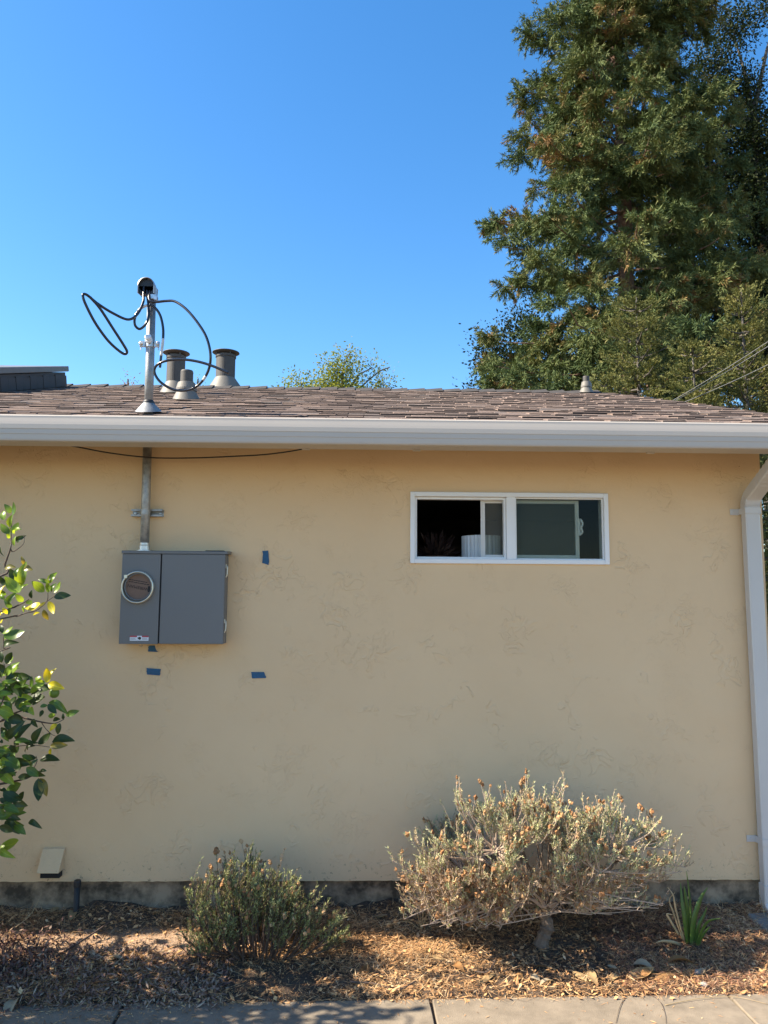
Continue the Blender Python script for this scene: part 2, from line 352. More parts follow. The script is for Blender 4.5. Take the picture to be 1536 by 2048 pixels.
# ------------------------------------------------------------------ mesh helpers
class MB:
    def __init__(s): s.v = []; s.f = []; s.t = []
    def add(s, vs, fs, tint=0.5):
        o = len(s.v); s.v += [tuple(p) for p in vs]; s.f += [tuple(i + o for i in f) for f in fs]
        s.t += [tint] * len(vs); return s
    def box(s, a, b):
        (x0, y0, z0), (x1, y1, z1) = a, b
        return s.add([(x0, y0, z0), (x1, y0, z0), (x1, y1, z0), (x0, y1, z0), (x0, y0, z1), (x1, y0, z1), (x1, y1, z1), (x0, y1, z1)],
                     [(0, 3, 2, 1), (4, 5, 6, 7), (0, 1, 5, 4), (1, 2, 6, 5), (2, 3, 7, 6), (3, 0, 4, 7)])
    def extrude_x(s, poly, x0, x1, cap=True):
        n = len(poly); vs = [(x0, y, z) for y, z in poly] + [(x1, y, z) for y, z in poly]
        fs = [(i, (i + 1) % n, n + (i + 1) % n, n + i) for i in range(n)]
        if cap: fs += [tuple(range(n))[::-1], tuple(range(n, 2 * n))]
        return s.add(vs, fs)
    def tube(s, pts, rad, sides=8, cap=True, tint=0.5):
        P = [Vector(p) for p in pts]; n = len(P)
        rs = rad if hasattr(rad, '__len__') else [rad] * n
        T = [(P[min(i + 1, n - 1)] - P[max(i - 1, 0)]).normalized() for i in range(n)]
        u = T[0].orthogonal().normalized(); vs = []
        for i in range(n):
            u = (u - T[i] * u.dot(T[i]))
            u = u.normalized() if u.length > 1e-6 else T[i].orthogonal().normalized()
            w_ = T[i].cross(u)
            for k in range(sides):
                a = 2 * math.pi * k / sides
                vs.append(P[i] + (u * math.cos(a) + w_ * math.sin(a)) * rs[i])
        fs = [(i * sides + k, i * sides + (k + 1) % sides, (i + 1) * sides + (k + 1) % sides, (i + 1) * sides + k)
              for i in range(n - 1) for k in range(sides)]
        if cap and sides > 2: fs += [tuple(range(sides))[::-1], tuple(range((n - 1) * sides, n * sides))]
        return s.add(vs, fs, tint)
    def lathe(s, prof, origin=(0, 0, 0), axis=(0, 0, 1), seg=32, shear=0.0, close=False):
        """prof: list of (radius, height); shear tilts the lowest rings to a roof slope"""
        ax = Vector(axis).normalized(); u = ax.orthogonal().normalized()
        if abs(ax.z) > 0.99: u = Vector((1, 0, 0))
        w_ = ax.cross(u); o = Vector(origin); vs = []
        for r_, h in prof:
            for k in range(seg):
                a = 2 * math.pi * k / seg
                vs.append(o + u * (r_ * math.cos(a)) + w_ * (r_ * math.sin(a)) + ax * h)
        n = len(prof)
        fs = [(i * seg + k, i * seg + (k + 1) % seg, (i + 1) * seg + (k + 1) % seg, (i + 1) * seg + k)
              for i in range(n - 1) for k in range(seg)]
        if close: fs += [tuple(range(seg))[::-1], tuple(range((n - 1) * seg, n * seg))]
        return s.add(vs, fs)
    def mesh(s, name, m, smooth=False):
        me = bpy.data.meshes.new(name); me.from_pydata([tuple(p) for p in s.v], [], s.f)
        a = me.attributes.new('tint', 'FLOAT', 'POINT'); a.data.foreach_set('value', s.t)
        me.materials.append(MATS[m])
        if smooth: me.polygons.foreach_set('use_smooth', [True] * len(me.polygons))
        me.update(); return me
    def build(s, name, m, parent=None, smooth=False, bevel=0.0, origin=None):
        me = s.mesh(name, m, smooth)
        o = bpy.data.objects.new(name, me); COL.objects.link(o)
        if parent is not None:
            o.parent = parent; o.matrix_parent_inverse = Matrix.Translation(-Vector(parent_world(parent)))
        if bevel:
            b = o.modifiers.new('edge', 'BEVEL'); b.width = bevel; b.segments = 2; b.limit_method = 'ANGLE'
        return o
PW = {}
def parent_world(p): return PW.get(p.name, Vector((0, 0, 0)))
def empty(name, loc=(0, 0, 0)):
    o = bpy.data.objects.new(name, None); COL.objects.link(o); o.location = loc; o.empty_display_size = 0.1
    PW[o.name] = Vector(loc); return o
def tag(o, label=None, cat=None, group=None, kind=None):
    if label: o['label'] = label
    if cat: o['category'] = cat
    if group: o['group'] = group
    if kind: o['kind'] = kind
    return o
def link_copy(mesh, name, parent, mw):
    """one more piece that shares its mesh, placed in world space under its owner"""
    o = bpy.data.objects.new(name, mesh); COL.objects.link(o)
    if parent is not None:
        o.parent = parent; o.matrix_parent_inverse = Matrix.Translation(-parent_world(parent))
    o.matrix_basis = mw
    return o
def cloud(name, m, parent, base, dirv, length, width, tint, normal=None, bend=0.0, cross=False):
    """many small leaves as one mesh: arrays of base points, directions, lengths, widths (diamond quads)"""
    n = len(base); d = dirv / np.maximum(1e-9, np.linalg.norm(dirv, axis=1, keepdims=True))
    if normal is None: normal = RNG.normal(size=(n, 3))
    side = np.cross(d, normal); side /= np.maximum(1e-9, np.linalg.norm(side, axis=1, keepdims=True))
    L = length[:, None]; Wd = width[:, None] * 0.5
    sets = [side]
    if cross: sets.append(np.cross(d, side))
    VS, TS = [], []
    for sd_ in sets:
        v = np.empty((n, 4, 3))
        v[:, 0] = base; v[:, 1] = base + d * L * 0.45 + sd_ * Wd; v[:, 2] = base + d * L; v[:, 3] = base + d * L * 0.45 - sd_ * Wd
        if bend: v[:, 2, 2] -= bend * length
        VS.append(v.reshape(-1, 3)); TS.append(np.repeat(tint, 4))
    v = np.concatenate(VS); t = np.concatenate(TS); nf = len(v) // 4
    me = bpy.data.meshes.new(name)
    me.vertices.add(len(v)); me.vertices.foreach_set('co', v.astype(np.float32).ravel())
    me.loops.add(nf * 4); me.loops.foreach_set('vertex_index', np.arange(nf * 4, dtype=np.int32))
    me.polygons.add(nf); me.polygons.foreach_set('loop_start', np.arange(0, nf * 4, 4, dtype=np.int32))
    me.polygons.foreach_set('loop_total', np.full(nf, 4, dtype=np.int32))
    a = me.attributes.new('tint', 'FLOAT', 'POINT'); a.data.foreach_set('value', t.astype(np.float32))
    me.materials.append(MATS[m]); me.update(calc_edges=True); me.validate()
    o = bpy.data.objects.new(name, me); COL.objects.link(o)
    if parent is not None:
        o.parent = parent; o.matrix_parent_inverse = Matrix.Translation(-parent_world(parent))
    return o
def curve(pts, n=8):
    """Catmull-Rom through the points"""
    P = [Vector(p) for p in pts]; out = []
    for i in range(len(P) - 1):
        a, b, c, d = P[max(i - 1, 0)], P[i], P[i + 1], P[min(i + 2, len(P) - 1)]
        for k in range(n):
            t = k / n
            out.append(0.5 * ((2 * b) + (c - a) * t + (2 * a - 5 * b + 4 * c - d) * t * t + (3 * b - a - 3 * c + d) * t ** 3))
    out.append(P[-1]); return out
def sweep_rect(mb, pts, wx, wd, scales=None):
    """rectangular tube: width wx along world X, depth wd across the path"""
    P = [Vector(p) for p in pts]; n = len(P); vs = []
    for i in range(n):
        T = (P[min(i + 1, n - 1)] - P[max(i - 1, 0)]).normalized(); X = Vector((1, 0, 0)); D = T.cross(X).normalized()
        k = scales[i] if scales else 1.0
        r = 0.16
        for (a, b) in ((-1, -1 + r), (-1 + r, -1), (1 - r, -1), (1, -1 + r), (1, 1 - r), (1 - r, 1), (-1 + r, 1), (-1, 1 - r)):
            vs.append(P[i] + X * (a * wx / 2 * k) + D * (b * wd / 2 * k))
    m = 8
    fs = [(i * m + k, i * m + (k + 1) % m, (i + 1) * m + (k + 1) % m, (i + 1) * m + k) for i in range(n - 1) for k in range(m)]
    fs += [tuple(range(m))[::-1], tuple(range((n - 1) * m, n * m))]
    mb.add(vs, fs); return mb

# ================================================================== SETTING
g = MB()
g.add([(-400, -400, -0.06), (400, -400, -0.06), (400, 900, -0.06), (-400, 900, -0.06)], [(0, 1, 2, 3)])
tag(g.build('ground', 'dry_lawn'), kind='structure')

# planting bed between footing and sidewalk, gently rising to the wall
nx, ny = 180, 44
X = np.linspace(-4.2, 4.2, nx); Yv = np.linspace(-0.86, 0.06, ny)
vs = []; fs = []
for j in range(ny):
    for i in range(nx):
        vs.append((X[i], Yv[j], bed_z(X[i], Yv[j]) + RNG.normal() * 0.005))
for j in range(ny - 1):
    for i in range(nx - 1):
        fs.append((j * nx + i, j * nx + i + 1, (j + 1) * nx + i + 1, (j + 1) * nx + i))
g = MB(); g.add(vs, fs); tag(g.build('planting_bed', 'bed_soil', smooth=True), kind='structure')
# bare earth to the right of the house and behind
g = MB(); g.add([(2.25, 0.02, -0.02), (14, 0.02, -0.02), (14, 22, -0.02), (2.25, 22, -0.02)], [(0, 1, 2, 3)])
tag(g.build('side_yard', 'bed_soil'), kind='structure')

# sidewalk: a bed of dirt with slabs laid on it, edge a touch skewed to the wall
e0, e1 = atz(0, 2012, 0), atz(1536, 1986, 0)
ux = (e1 - e0); ux.z = 0; ux.normalize(); uy = Vector((ux.y, -ux.x, 0))      # uy points to the camera
sw = MB(); o = e0
def swp(a, b, z): return tuple(e0 + ux * a + uy * b + Vector((0, 0, z)))
sw.add([swp(-4, 0.004, -0.016), swp(8, 0.004, -0.016), swp(8, 1.2, -0.016), swp(-4, 1.2, -0.016)], [(0, 3, 2, 1)])
side = tag(sw.build('sidewalk', 'joint_dirt'), kind='structure')
jx = [(atz(862, 2000, 0) - e0).dot(ux), (atz(1476, 2010, 0) - e0).dot(ux)]
step = jx[1] - jx[0]
joints = [jx[0] + step * k for k in range(-4, 6)]
for a, b in zip(joints[:-1], joints[1:]):
    s_ = MB(); q = 0.007; nseg = 24
    top = []; low = []
    # slab with slightly worn, uneven rim
    def rim(t): return RNG.normal() * 0.0016
    ring = [(a + q + (b - a - 2 * q) * k / nseg, rim(0)) for k in range(nseg + 1)] + [(b - q + rim(0), 1.2 * k / 8) for k in range(1, 9)] + \
           [(b - q - (b - a - 2 * q) * k / nseg, 1.2) for k in range(1, nseg + 1)] + [(a + q + rim(0), 1.2 - 1.2 * k / 8) for k in range(1, 8)]
    n_ = len(ring); cx, cy = (a + b) / 2, 0.6
    vs = [swp(cx + (x - cx) * 0.994, cy + (y - cy) * 0.994, 0) for x, y in ring] + [swp(x, y, -0.006) for x, y in ring] + [swp(x, y, -0.09) for x, y in ring]
    fs = [tuple(range(n_))[::-1]] + [(i, (i + 1) % n_, n_ + (i + 1) % n_, n_ + i) for i in range(n_)] + \
         [(n_ + i, n_ + (i + 1) % n_, 2 * n_ + (i + 1) % n_, 2 * n_ + i) for i in range(n_)]
    s_.add(vs, fs); s_.build('slab', 'sidewalk_concrete', side)

# ================================================================== HOUSE
XL, XR = -7.0, 2.30                 # outer wall faces
RAKE_X = 2.745
WIN = (0.272, 1.397, 1.969, 2.366)  # x0 x1 z0 z1 opening
HB = 2 * RIDGE_Y - 0.0              # back wall
house = empty('stucco_house', (0, 2, 0))
tag(house, 'low cream stucco house with a brown shingle roof and white gutter', 'house')
wl = MB()
x0, x1, z0, z1 = WIN; ZT = roof_z(0) - 0.06; ZB = 0.25
xs = [XL, x0, x1, XR]; zs = [ZB, z0, z1, ZT]
for i in range(3):
    for j in range(3):
        if i == 1 and j == 1: continue
        wl.add([(xs[i], 0, zs[j]), (xs[i + 1], 0, zs[j]), (xs[i + 1], 0, zs[j + 1]), (xs[i], 0, zs[j + 1])], [(0, 1, 2, 3)])
T = 0.14
wl.add([(x0, 0, z0), (x1, 0, z0), (x1, 0, z1), (x0, 0, z1), (x0, T, z0), (x1, T, z0), (x1, T, z1), (x0, T, z1)],
       [(0, 4, 5, 1), (1, 5, 6, 2), (2, 6, 7, 3), (3, 7, 4, 0)])
wl.add([(XL, 0, ZB), (XR, 0, ZB), (XR, 0.03, ZB), (XL, 0.03, ZB)], [(3, 2, 1, 0)])
gz = roof_z(RIDGE_Y) - 0.06
for Xs, rev in ((XR, False), (XL, True)):
    q = (0, 1, 2, 3, 4) if not rev else (4, 3, 2, 1, 0)
    wl.add([(Xs, 0, ZB), (Xs, HB, ZB), (Xs, HB, ZT), (Xs, RIDGE_Y, gz), (Xs, 0, ZT)], [q])
wl.add([(XL, HB, ZB), (XR, HB, ZB), (XR, HB, ZT), (XL, HB, ZT)], [(3, 2, 1, 0)])
wl.build('wall', 'cream_stucco', house)
f = MB(); f.box((XL + .02, 0.022, -0.3), (XR - .02, HB - .02, 0.2495)); f.build('footing', 'concrete_footing', house)
# ragged stucco drip edge
de = MB(); n_ = 260
for k in range(n_):
    a, b = XL + 3 + (XR - XL - 3) * k / n_, XL + 3 + (XR - XL - 3) * (k + 1) / n_
    if k == 0: hs = [RNG.normal() * .0012 for _ in range(n_ + 1)]
    de.add([(a, -.003, .256), (b, -.003, .256), (b, -.003, .246 + hs[k + 1]), (a, -.003, .246 + hs[k]), (b, .024, .246 + hs[k + 1]), (a, .024, .246 + hs[k])],
           [(3, 2, 1, 0), (5, 4, 2, 3)])
de.build('drip_edge', 'cream_stucco', house)
# the room behind the window
rm = MB(); ra, rb = (-0.6, 0.142, 0.6), (2.2, 3.2, 2.55)
(xa, ya, za), (xb, yb, zb) = ra, rb
rm.add([(xa, ya, za), (xb, ya, za), (xb, yb, za), (xa, yb, za), (xa, ya, zb), (xb, ya, zb), (xb, yb, zb), (xa, yb, zb)],
       [(0, 1, 2, 3), (4, 7, 6, 5), (1, 5, 6, 2), (2, 6, 7, 3), (3, 7, 4, 0)])
rm.add([(xa, ya, za), (x0, ya, za), (x0, ya, zb), (xa, ya, zb)], [(0, 3, 2, 1)])
rm.add([(x1, ya, za), (xb, ya, za), (xb, ya, zb), (x1, ya, zb)], [(0, 3, 2, 1)])
rm.add([(x0, ya, za), (x1, ya, za), (x1, ya, z0), (x0, ya, z0)], [(0, 3, 2, 1)])
rm.add([(x0, ya, z1), (x1, ya, z1), (x1, ya, zb), (x0, ya, zb)], [(0, 3, 2, 1)])
rm.build('room', 'room_wall', house)
lg = MB(); lg.box((0.0, 0.144, 1.90), (1.8, 0.52, 1.93)); lg.build('window_ledge', 'ledge_paint', house, bevel=.004)

# ---- roof: deck, felt, shingles, ridge caps
roofm = MB()
RXL = -7.5; th = 0.05
def rp(X_, Y_, dz=0.0): return (X_, Y_, roof_z(Y_) + dz) if Y_ <= RIDGE_Y else (X_, Y_, roof_z(2 * RIDGE_Y - Y_) + dz)
YB = 2 * RIDGE_Y + .45
for dz, flip in ((-0.016, False), (-0.016 - th, True)):
    for a, b in ((EAVE_Y + .015, RIDGE_Y), (RIDGE_Y, YB)):
        q = [rp(RXL, a, dz), rp(RAKE_X - .015, a, dz), rp(RAKE_X - .015, b, dz), rp(RXL, b, dz)]
        roofm.add(q, [(0, 1, 2, 3) if not flip else (3, 2, 1, 0)])
for Xs in (RXL, RAKE_X - .015):
    for a, b in ((EAVE_Y + .015, RIDGE_Y), (RIDGE_Y, YB)):
        roofm.add([rp(Xs, a, -.016), rp(Xs, b, -.016), rp(Xs, b, -.016 - th), rp(Xs, a, -.016 - th)], [(0, 1, 2, 3)])
roofm.add([rp(RXL, EAVE_Y + .015, -.016), rp(RAKE_X - .015, EAVE_Y + .015, -.016), rp(RAKE_X - .015, EAVE_Y + .015, -.016 - th), rp(RXL, EAVE_Y + .015, -.016 - th)], [(3, 2, 1, 0)])
roof = roofm.build('roof', 'roof_felt', house)
fa = MB(); fa.box((RXL, -.375, 2.548), (RAKE_X - .03, -.345, roof_z(-.375) - .069)); fa.build('fascia_board', 'eave_paint', house)
# boarded underside of the eave, following the slope
sf = MB(); sf.add([(RXL, -.344, roof_z(-.344) - .0675), (RAKE_X - .03, -.344, roof_z(-.344) - .0675), (RAKE_X - .03, .0, roof_z(0) - .0675), (RXL, 0, roof_z(0) - .0675)], [(0, 3, 2, 1)])
sf.build('soffit', 'eave_paint', house)
for k in range(9):
    xr = -2.6 + k * 0.61 + .17
    rf = MB(); rf.extrude_x([(-.343, 2.575), (-.002, 2.575 + .34 * SLOPE), (-.002, roof_z(0) - .069), (-.343, roof_z(-.343) - .069)], xr, xr + .04)
    rf.build('rafter_tail', 'eave_paint', house)
rk = MB()
for a, b in ((-.38, RIDGE_Y), (RIDGE_Y, YB - .1)):
    q = [rp(RAKE_X - .045, a, -.07), rp(RAKE_X - .045, b, -.07), rp(RAKE_X - .045, b, -.2), rp(RAKE_X - .045, a, -.2)]
    q2 = [(x + .025, y, z) for x, y, z in q]
    rk.add(q + q2, [(0, 1, 2, 3), (7, 6, 5, 4), (0, 4, 5, 1), (3, 2, 6, 7), (0, 3, 7, 4), (1, 5, 6, 2)])
rk.build('rake_board', 'gutter_white', house)

# shingle tabs: one shared unit tab for the courses that can be picked apart, one joined field beyond
tabv = MB()
tl = 0.185                                     # butt thickness 1 (scaled), tapering to the top edge
tabv.add([(0, 0, -.15), (1, 0, -.15), (1, 1, -.02), (0, 1, -.02), (0.004, 0.0, .78), (.996, 0.0, .78), (.03, .03, 1), (.97, .03, 1), (1, 1, .1), (0, 1, .1)],
         [(0, 1, 5, 4), (4, 5, 7, 6), (6, 7, 8, 9), (0, 4, 6, 9, 3), (1, 2, 8, 7, 5), (0, 3, 2, 1)])
tab_me = tabv.mesh('shingle', 'asphalt_shingle'); tab_me.materials.append(MATS['shingle_edge_shade']); tab_me.polygons[0].material_index = 1
ca = math.atan(SLOPE); cs, sn = math.cos(ca), math.sin(ca)
expo = 0.118; ncourse = int((RIDGE_Y - EAVE_Y) / cs / expo) + 1
tabs = []
for r_ in range(ncourse):
    x = -5.2 - random.random() * .3
    s0 = r_ * expo - 0.012
    while x < RAKE_X:
        wdt = random.choice((.09, .12, .15, .19, .24, .3)) * random.uniform(.85, 1.15)
        xe = min(x + wdt, RAKE_X)
        thick = random.choice((.0005, .002, .004, .006, .009)) * random.uniform(.8, 1.2)
        tabs.append((r_, x, xe - x - .003, s0 + random.uniform(-.004, .004), thick, random.random()))
        x = xe + .0005
def tab_matrix(tb):
    r_, x, wd_, s0, th_, _ = tb
    slope = ca + random.uniform(-.004, .004)
    o_ = Vector((x, EAVE_Y + s0 * cs, EAVE_Z + s0 * sn - .010))
    lift = 0.0
    m = Matrix.Translation(o_ + Vector((0, 0, lift))) @ Matrix.Rotation(slope, 4, 'X') @ Matrix.Diagonal((wd_, tl, th_ + .006, 1))
    return m
def visible(tb):
    yy = EAVE_Y + tb[3] * cs; d_ = yy - CAM[1]
    xl = (-768 / FPX + math.tan(YAW)) * d_
    return tb[1] + tb[2] > xl - .05
vis = sorted([t_ for t_ in tabs if visible(t_)], key=lambda t_: t_[0] * 1.0)
near = vis[:300]; nearset = set(id(t_) for t_ in near)
for tb in near:
    link_copy(tab_me, 'shingle', roof, tab_matrix(tb))
fld = MB(); base = [Vector(p) for p in tabv.v]
for tb in tabs:
    if id(tb) in nearset: continue
    m = tab_matrix(tb); fld.add([m @ p for p in base], tabv.f, tb[5])
fo = tag(fld.build('shingle_field', 'asphalt_shingle_field', roof), kind='stuff'); fo.data.materials.append(MATS['shingle_edge_shade'])
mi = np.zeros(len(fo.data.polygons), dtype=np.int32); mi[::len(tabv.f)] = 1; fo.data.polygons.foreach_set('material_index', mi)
capm = MB(); cw = .155; ct = math.tan(ca * 0.9)
capm.add([(0, -cw, -cw * ct - .02), (0, 0, 0.0), (0, cw, -cw * ct - .02), (.30, -cw, -cw * ct - .004), (.30, 0, .026), (.30, cw, -cw * ct - .004),
          (.30, -cw, -cw * ct - .016), (.30, 0, .012), (.30, cw, -cw * ct - .016)],
         [(0, 3, 4, 1), (1, 4, 5, 2), (3, 6, 7, 4), (4, 7, 8, 5)])
cap_me = capm.mesh('ridge_cap', 'ridge_asphalt')
x = -5.4
while x < RAKE_X - .28:
    link_copy(cap_me, 'ridge_cap', roof, Matrix.Translation((x, RIDGE_Y, RIDGE_Z + .004 + random.uniform(-.003, .003))) @ Matrix.Rotation(random.uniform(-.012, .012), 4, 'Z'))
    x += .192

# ---- gutter: folded sheet profile with a rolled lip and two creases in its face
gp = [(-.470, 2.664), (-.482, 2.676), (-.494, 2.680), (-.505, 2.678), (-.5095, 2.671), (-.5095, 2.664), (-.510, 2.659), (-.513, 2.642), (-.515, 2.628),
      (-.515, 2.606), (-.5140, 2.603), (-.5130, 2.602), (-.5125, 2.580), (-.5115, 2.5775), (-.5105, 2.576), (-.509, 2.553), (-.507, 2.545), (-.498, 2.5405), (-.379, 2.5405), (-.3775, 2.66)]
inner = [(y + .003, z + .0022) for y, z in gp]
gm = MB(); n_ = len(gp)
GX0, GX1 = -3.4, RAKE_X + .02
vs = [(X_, y, z) for X_ in (GX0, GX1) for y, z in gp] ; fs = [(i, i + 1, n_ + i + 1, n_ + i) for i in range(n_ - 1)]
gm.add(vs, fs)
vs = [(X_, y, z) for X_ in (GX0, GX1) for y, z in inner[4:-1]]; m_ = len(inner[4:-1]); gm.add(vs, [(m_ + i, m_ + i + 1, i + 1, i) for i in range(m_ - 1)])
gm.add([(GX1, y, z) for y, z in gp], [tuple(range(n_))])
gut = gm.build('gutter', 'gutter_white', house)
for px in (835, 1310, 610):
    p = at(px, 897, -.46); hk = MB(); hk.box((p.x - .02, -.40, 2.533), (p.x + .02, -.386, 2.5402)); hk.build('hanger', 'gutter_white', gut)

# ---- downspout at the corner
pA = at(1505, 1020, -.055); pB = at(1545, 1775, -.055); dxw = .083
dcx = at(1505.5, 1016, -.085).x
ztop = at(1505, 1016, -.085).z; zbot = .16
ds = MB(); sweep_rect(ds, [(dcx, -.054, ztop - .004), (dcx + .006, -.054, 1.2), (dcx + .012, -.054, zbot)], dxw, .06)
dspt = ds.build('downspout', 'downspout_white', house)
el = MB(); pts = []; sc = []
path = curve([(dcx, -.054, ztop - .03), (dcx, -.054, ztop + .0), (dcx, -.058, ztop + .030), (dcx + .001, -.078, ztop + .062), (dcx + .002, -.118, ztop + .088), (dcx + .003, -.22, ztop + .138), (dcx + .004, -.36, ztop + .208), (dcx + .004, -.418, ztop + .245), (dcx + .004, -.432, 2.545)], 8)
for i, p in enumerate(path):
    curved = (6 < i < 26) or (i > 38 and i < 52)
    sc.append(1.03 if not curved else (1.045 if i % 2 else 0.985))
sweep_rect(el, path, dxw + .003, .062, sc); el.build('elbow', 'downspout_white', dspt)
for py, nm in ((1021, 0), (1686, 1)):
    c = at(1505 + (py - 1021) * .06, py, -.09); st = MB()
    zc = c.z; xx = dcx + .012 * nm
    for a, b in (((xx - dxw / 2 - .004, -.0885, zc - .017), (xx + dxw / 2 + .004, -.0862, zc + .017)), ((xx - dxw / 2 - .005, -.0865, zc - .017), (xx - dxw / 2 - .0025, -.002, zc + .017)),
                 ((xx - dxw / 2 - .052, -.0055, zc - .017), (xx - dxw / 2 - .0045, -.0028, zc + .017)), ((xx + dxw / 2 + .0025, -.0865, zc - .017), (xx + dxw / 2 + .005, -.002, zc + .017))):
        st.box(a, b)
    st.lathe([(0.0, .004), (.005, .0035), (.006, 0)], (xx - dxw / 2 - .032, -.0055, zc), (0, -1, 0), 10)
    st.build('strap', 'downspout_white', dspt)
sl = MB(); sweep_rect(sl, [(dcx + .014, -.056, .24), (dcx + .014, -.056, .14), (dcx + .014, -.09, .10), (dcx + .014, -.16, .085)], .1, .075); sl.build('outlet_shoe', 'downspout_white', dspt)

# ---- window: frame, mullion, fixed pane, half-open sliding sash with its latch
win = empty('window', (0.83, 0, 1.97)); win.parent = house; win.matrix_parent_inverse = Matrix.Translation(-parent_world(house))
def frame(mb, a, b, c, d, t, y0, y1, tb=None):
    tb = tb or t
    mb.box((a, y0, c), (a + t, y1, d)); mb.box((b - t, y0, c), (b, y1, d))
    mb.box((a + t, y0, d - tb), (b - t, y1, d)); mb.box((a + t, y0, c), (b - t, y1, c + tb)); return mb
fr = frame(MB(), x0 - .006, x1 + .006, z0 - .006, z1 + .006, .026, -.014, .10); fr.build('frame', 'vinyl_white', win, bevel=.003)
wm0, wm1 = at(1013, 1056, 0).x, at(1031, 1056, 0).x
ml = MB(); ml.box((wm0, -.006, z0 + .02), (wm1, .05, z1 - .02)); ml.build('mullion', 'vinyl_white', win, bevel=.002)
it = frame(MB(), x0 + .0205, wm0 - .0005, z0 + .0205, z1 - .0205, .013, .012, .052); it.build('track_frame', 'vinyl_white', win, bevel=.002)
rt_ = frame(MB(), wm1 + .0005, x1 - .0205, z0 + .0205, z1 - .0205, .007, .006, .03); rt_.build('glazing_bead', 'vinyl_white', win, bevel=.002)
def pane(name, a, b, c, d, y, m='window_glass'):
    p = MB(); p.box((a, y, c), (b, y + .004, d)); return p.build(name, m, win)
pane('pane', wm1 + .003, x1 - .024, z0 + .026, z1 - .026, .018)
sx0, sx1 = at(962, 1056, .07).x, at(1157, 1056, .07).x
sash = frame(MB(), sx0, sx1, z0 + .030, z1 - .028, .022, .056, .084, .020).build('sash', 'sash_vinyl', win, bevel=.002)
lead = MB(); lead.box((sx0 - .004, .053, z0 + .03), (sx0 + .004, .0555, z1 - .028)); lead.build('sash_seal', 'sash_vinyl', sash)
pane('pane', sx0 + .021, sx1 - .021, z0 + .049, z1 - .047, .068, 'greyed_glass')
lt = MB(); lc = at(1158, 1055, .075)
lt.tube(curve([(lc.x - .008, .056, lc.z + .045), (lc.x + .004, .040, lc.z + .04), (lc.x + .010, .036, lc.z + .015), (lc.x + .002, .036, lc.z - .005), (lc.x + .009, .038, lc.z - .03), (lc.x - .004, .05, lc.z - .045)], 5), .0062, 8)
lt.box((lc.x - .014, .0505, lc.z - .05), (lc.x + .003, .0555, lc.z + .05)); lt.build('latch', 'vinyl_white', win, smooth=False)

# ---- vents and skylight on the roof
def cone_pts(c, rb, rt2, h, seg=36):
    """roof flashing: flange ring lies on the slope, neck ring is level"""
    low = []; top = []
    for k in range(seg):
        a = 2 * math.pi * k / seg; ca_, sa = math.cos(a), math.sin(a)
        low.append((c.x + rb * ca_, c.y + rb * sa, roof_z(c.y + rb * sa) + .012)); top.append((c.x + rt2 * ca_, c.y + rt2 * sa, c.z + h))
    return low, top
def flashing(parent, c, rb, rt2, h, collar=True, plate=False):
    m = MB(); low, top = cone_pts(c, rb, rt2, h); s_ = len(low)
    m.add(low + top, [(k, (k + 1) % s_, s_ + (k + 1) % s_, s_ + k) for k in range(s_)])
    if plate:
        q = rb * 1.45
        m.add([rp(c.x - q, c.y - q * .8, .010), rp(c.x + q, c.y - q * .8, .010), rp(c.x + q, c.y + q, .012), rp(c.x - q, c.y + q, .012)], [(0, 1, 2, 3)])
    f_ = m.build('flashing', 'flashing_paint', parent, smooth=True)
    if collar:
        k_ = MB(); k_.lathe([(rt2 * 1.22, -.012), (rt2 * 1.22, .004), (rt2 * 1.02, .05), (rt2 * .97, .052)], (c.x, c.y, c.z + h)); k_.build('storm_collar', 'flashing_paint', parent, smooth=False)
    return f_
def flue(px, pyb, wpx, htop, cappx, nm='flue', rot=0):
    b = onroof(px, pyb - 6); d_ = (b - Vector(CAM)).dot(Vector(FW)); k = d_ / FPX
    e = empty(nm, b); e.parent = house; e.matrix_parent_inverse = Matrix.Translation(-parent_world(house))
    r_ = wpx / 2 * k; h = (pyb - 6 - htop) * k
    p = MB(); p.lathe([(r_, .0), (r_, h * .80), (r_ * 1.08, h * .80 + .004), (r_ * 1.08, h * .87), (r_ * .9, h * .875)], b); p.build('pipe', 'vent_paint', e, smooth=False)
    seam = MB(); seam.box((b.x - .004, b.y - r_ - .004, b.z + h * .22), (b.x + .006, b.y - r_ + .004, b.z + h * .8)); seam.build('seam', 'vent_paint', e)
    cp = MB(); R_ = cappx / 2 * k
    cp.lathe([(r_ * .8, h * .875), (r_ * .85, h * .90), (R_ * 1.0, h * .935), (R_ * 1.06, h * .945), (R_ * 1.05, h * .958), (R_ * .55, h * .985), (0.001, h)], b); cp.build('cap', 'vent_paint', e, smooth=False)
    for q in range(4):
        a = .6 + q * math.pi / 2; lg_ = MB(); c_ = b + Vector((math.cos(a) * r_ * 1.06, math.sin(a) * r_ * 1.06, 0))
        lg_.box((c_.x - .006, c_.y - .006, c_.z + h * .83), (c_.x + .006, c_.y + .006, c_.z + h * .93)); lg_.build('cap_leg', 'vent_paint', e)
    flashing(e, b, r_ * 1.62, r_ * 1.05, h * .24, collar=False)
    return e
flue(350, 792, 36, 700, 50)['label'] = 'taller-looking grey flue behind the service mast'
flue(450, 780, 38, 700, 51)['label'] = 'grey flue standing right of the other roof flue'
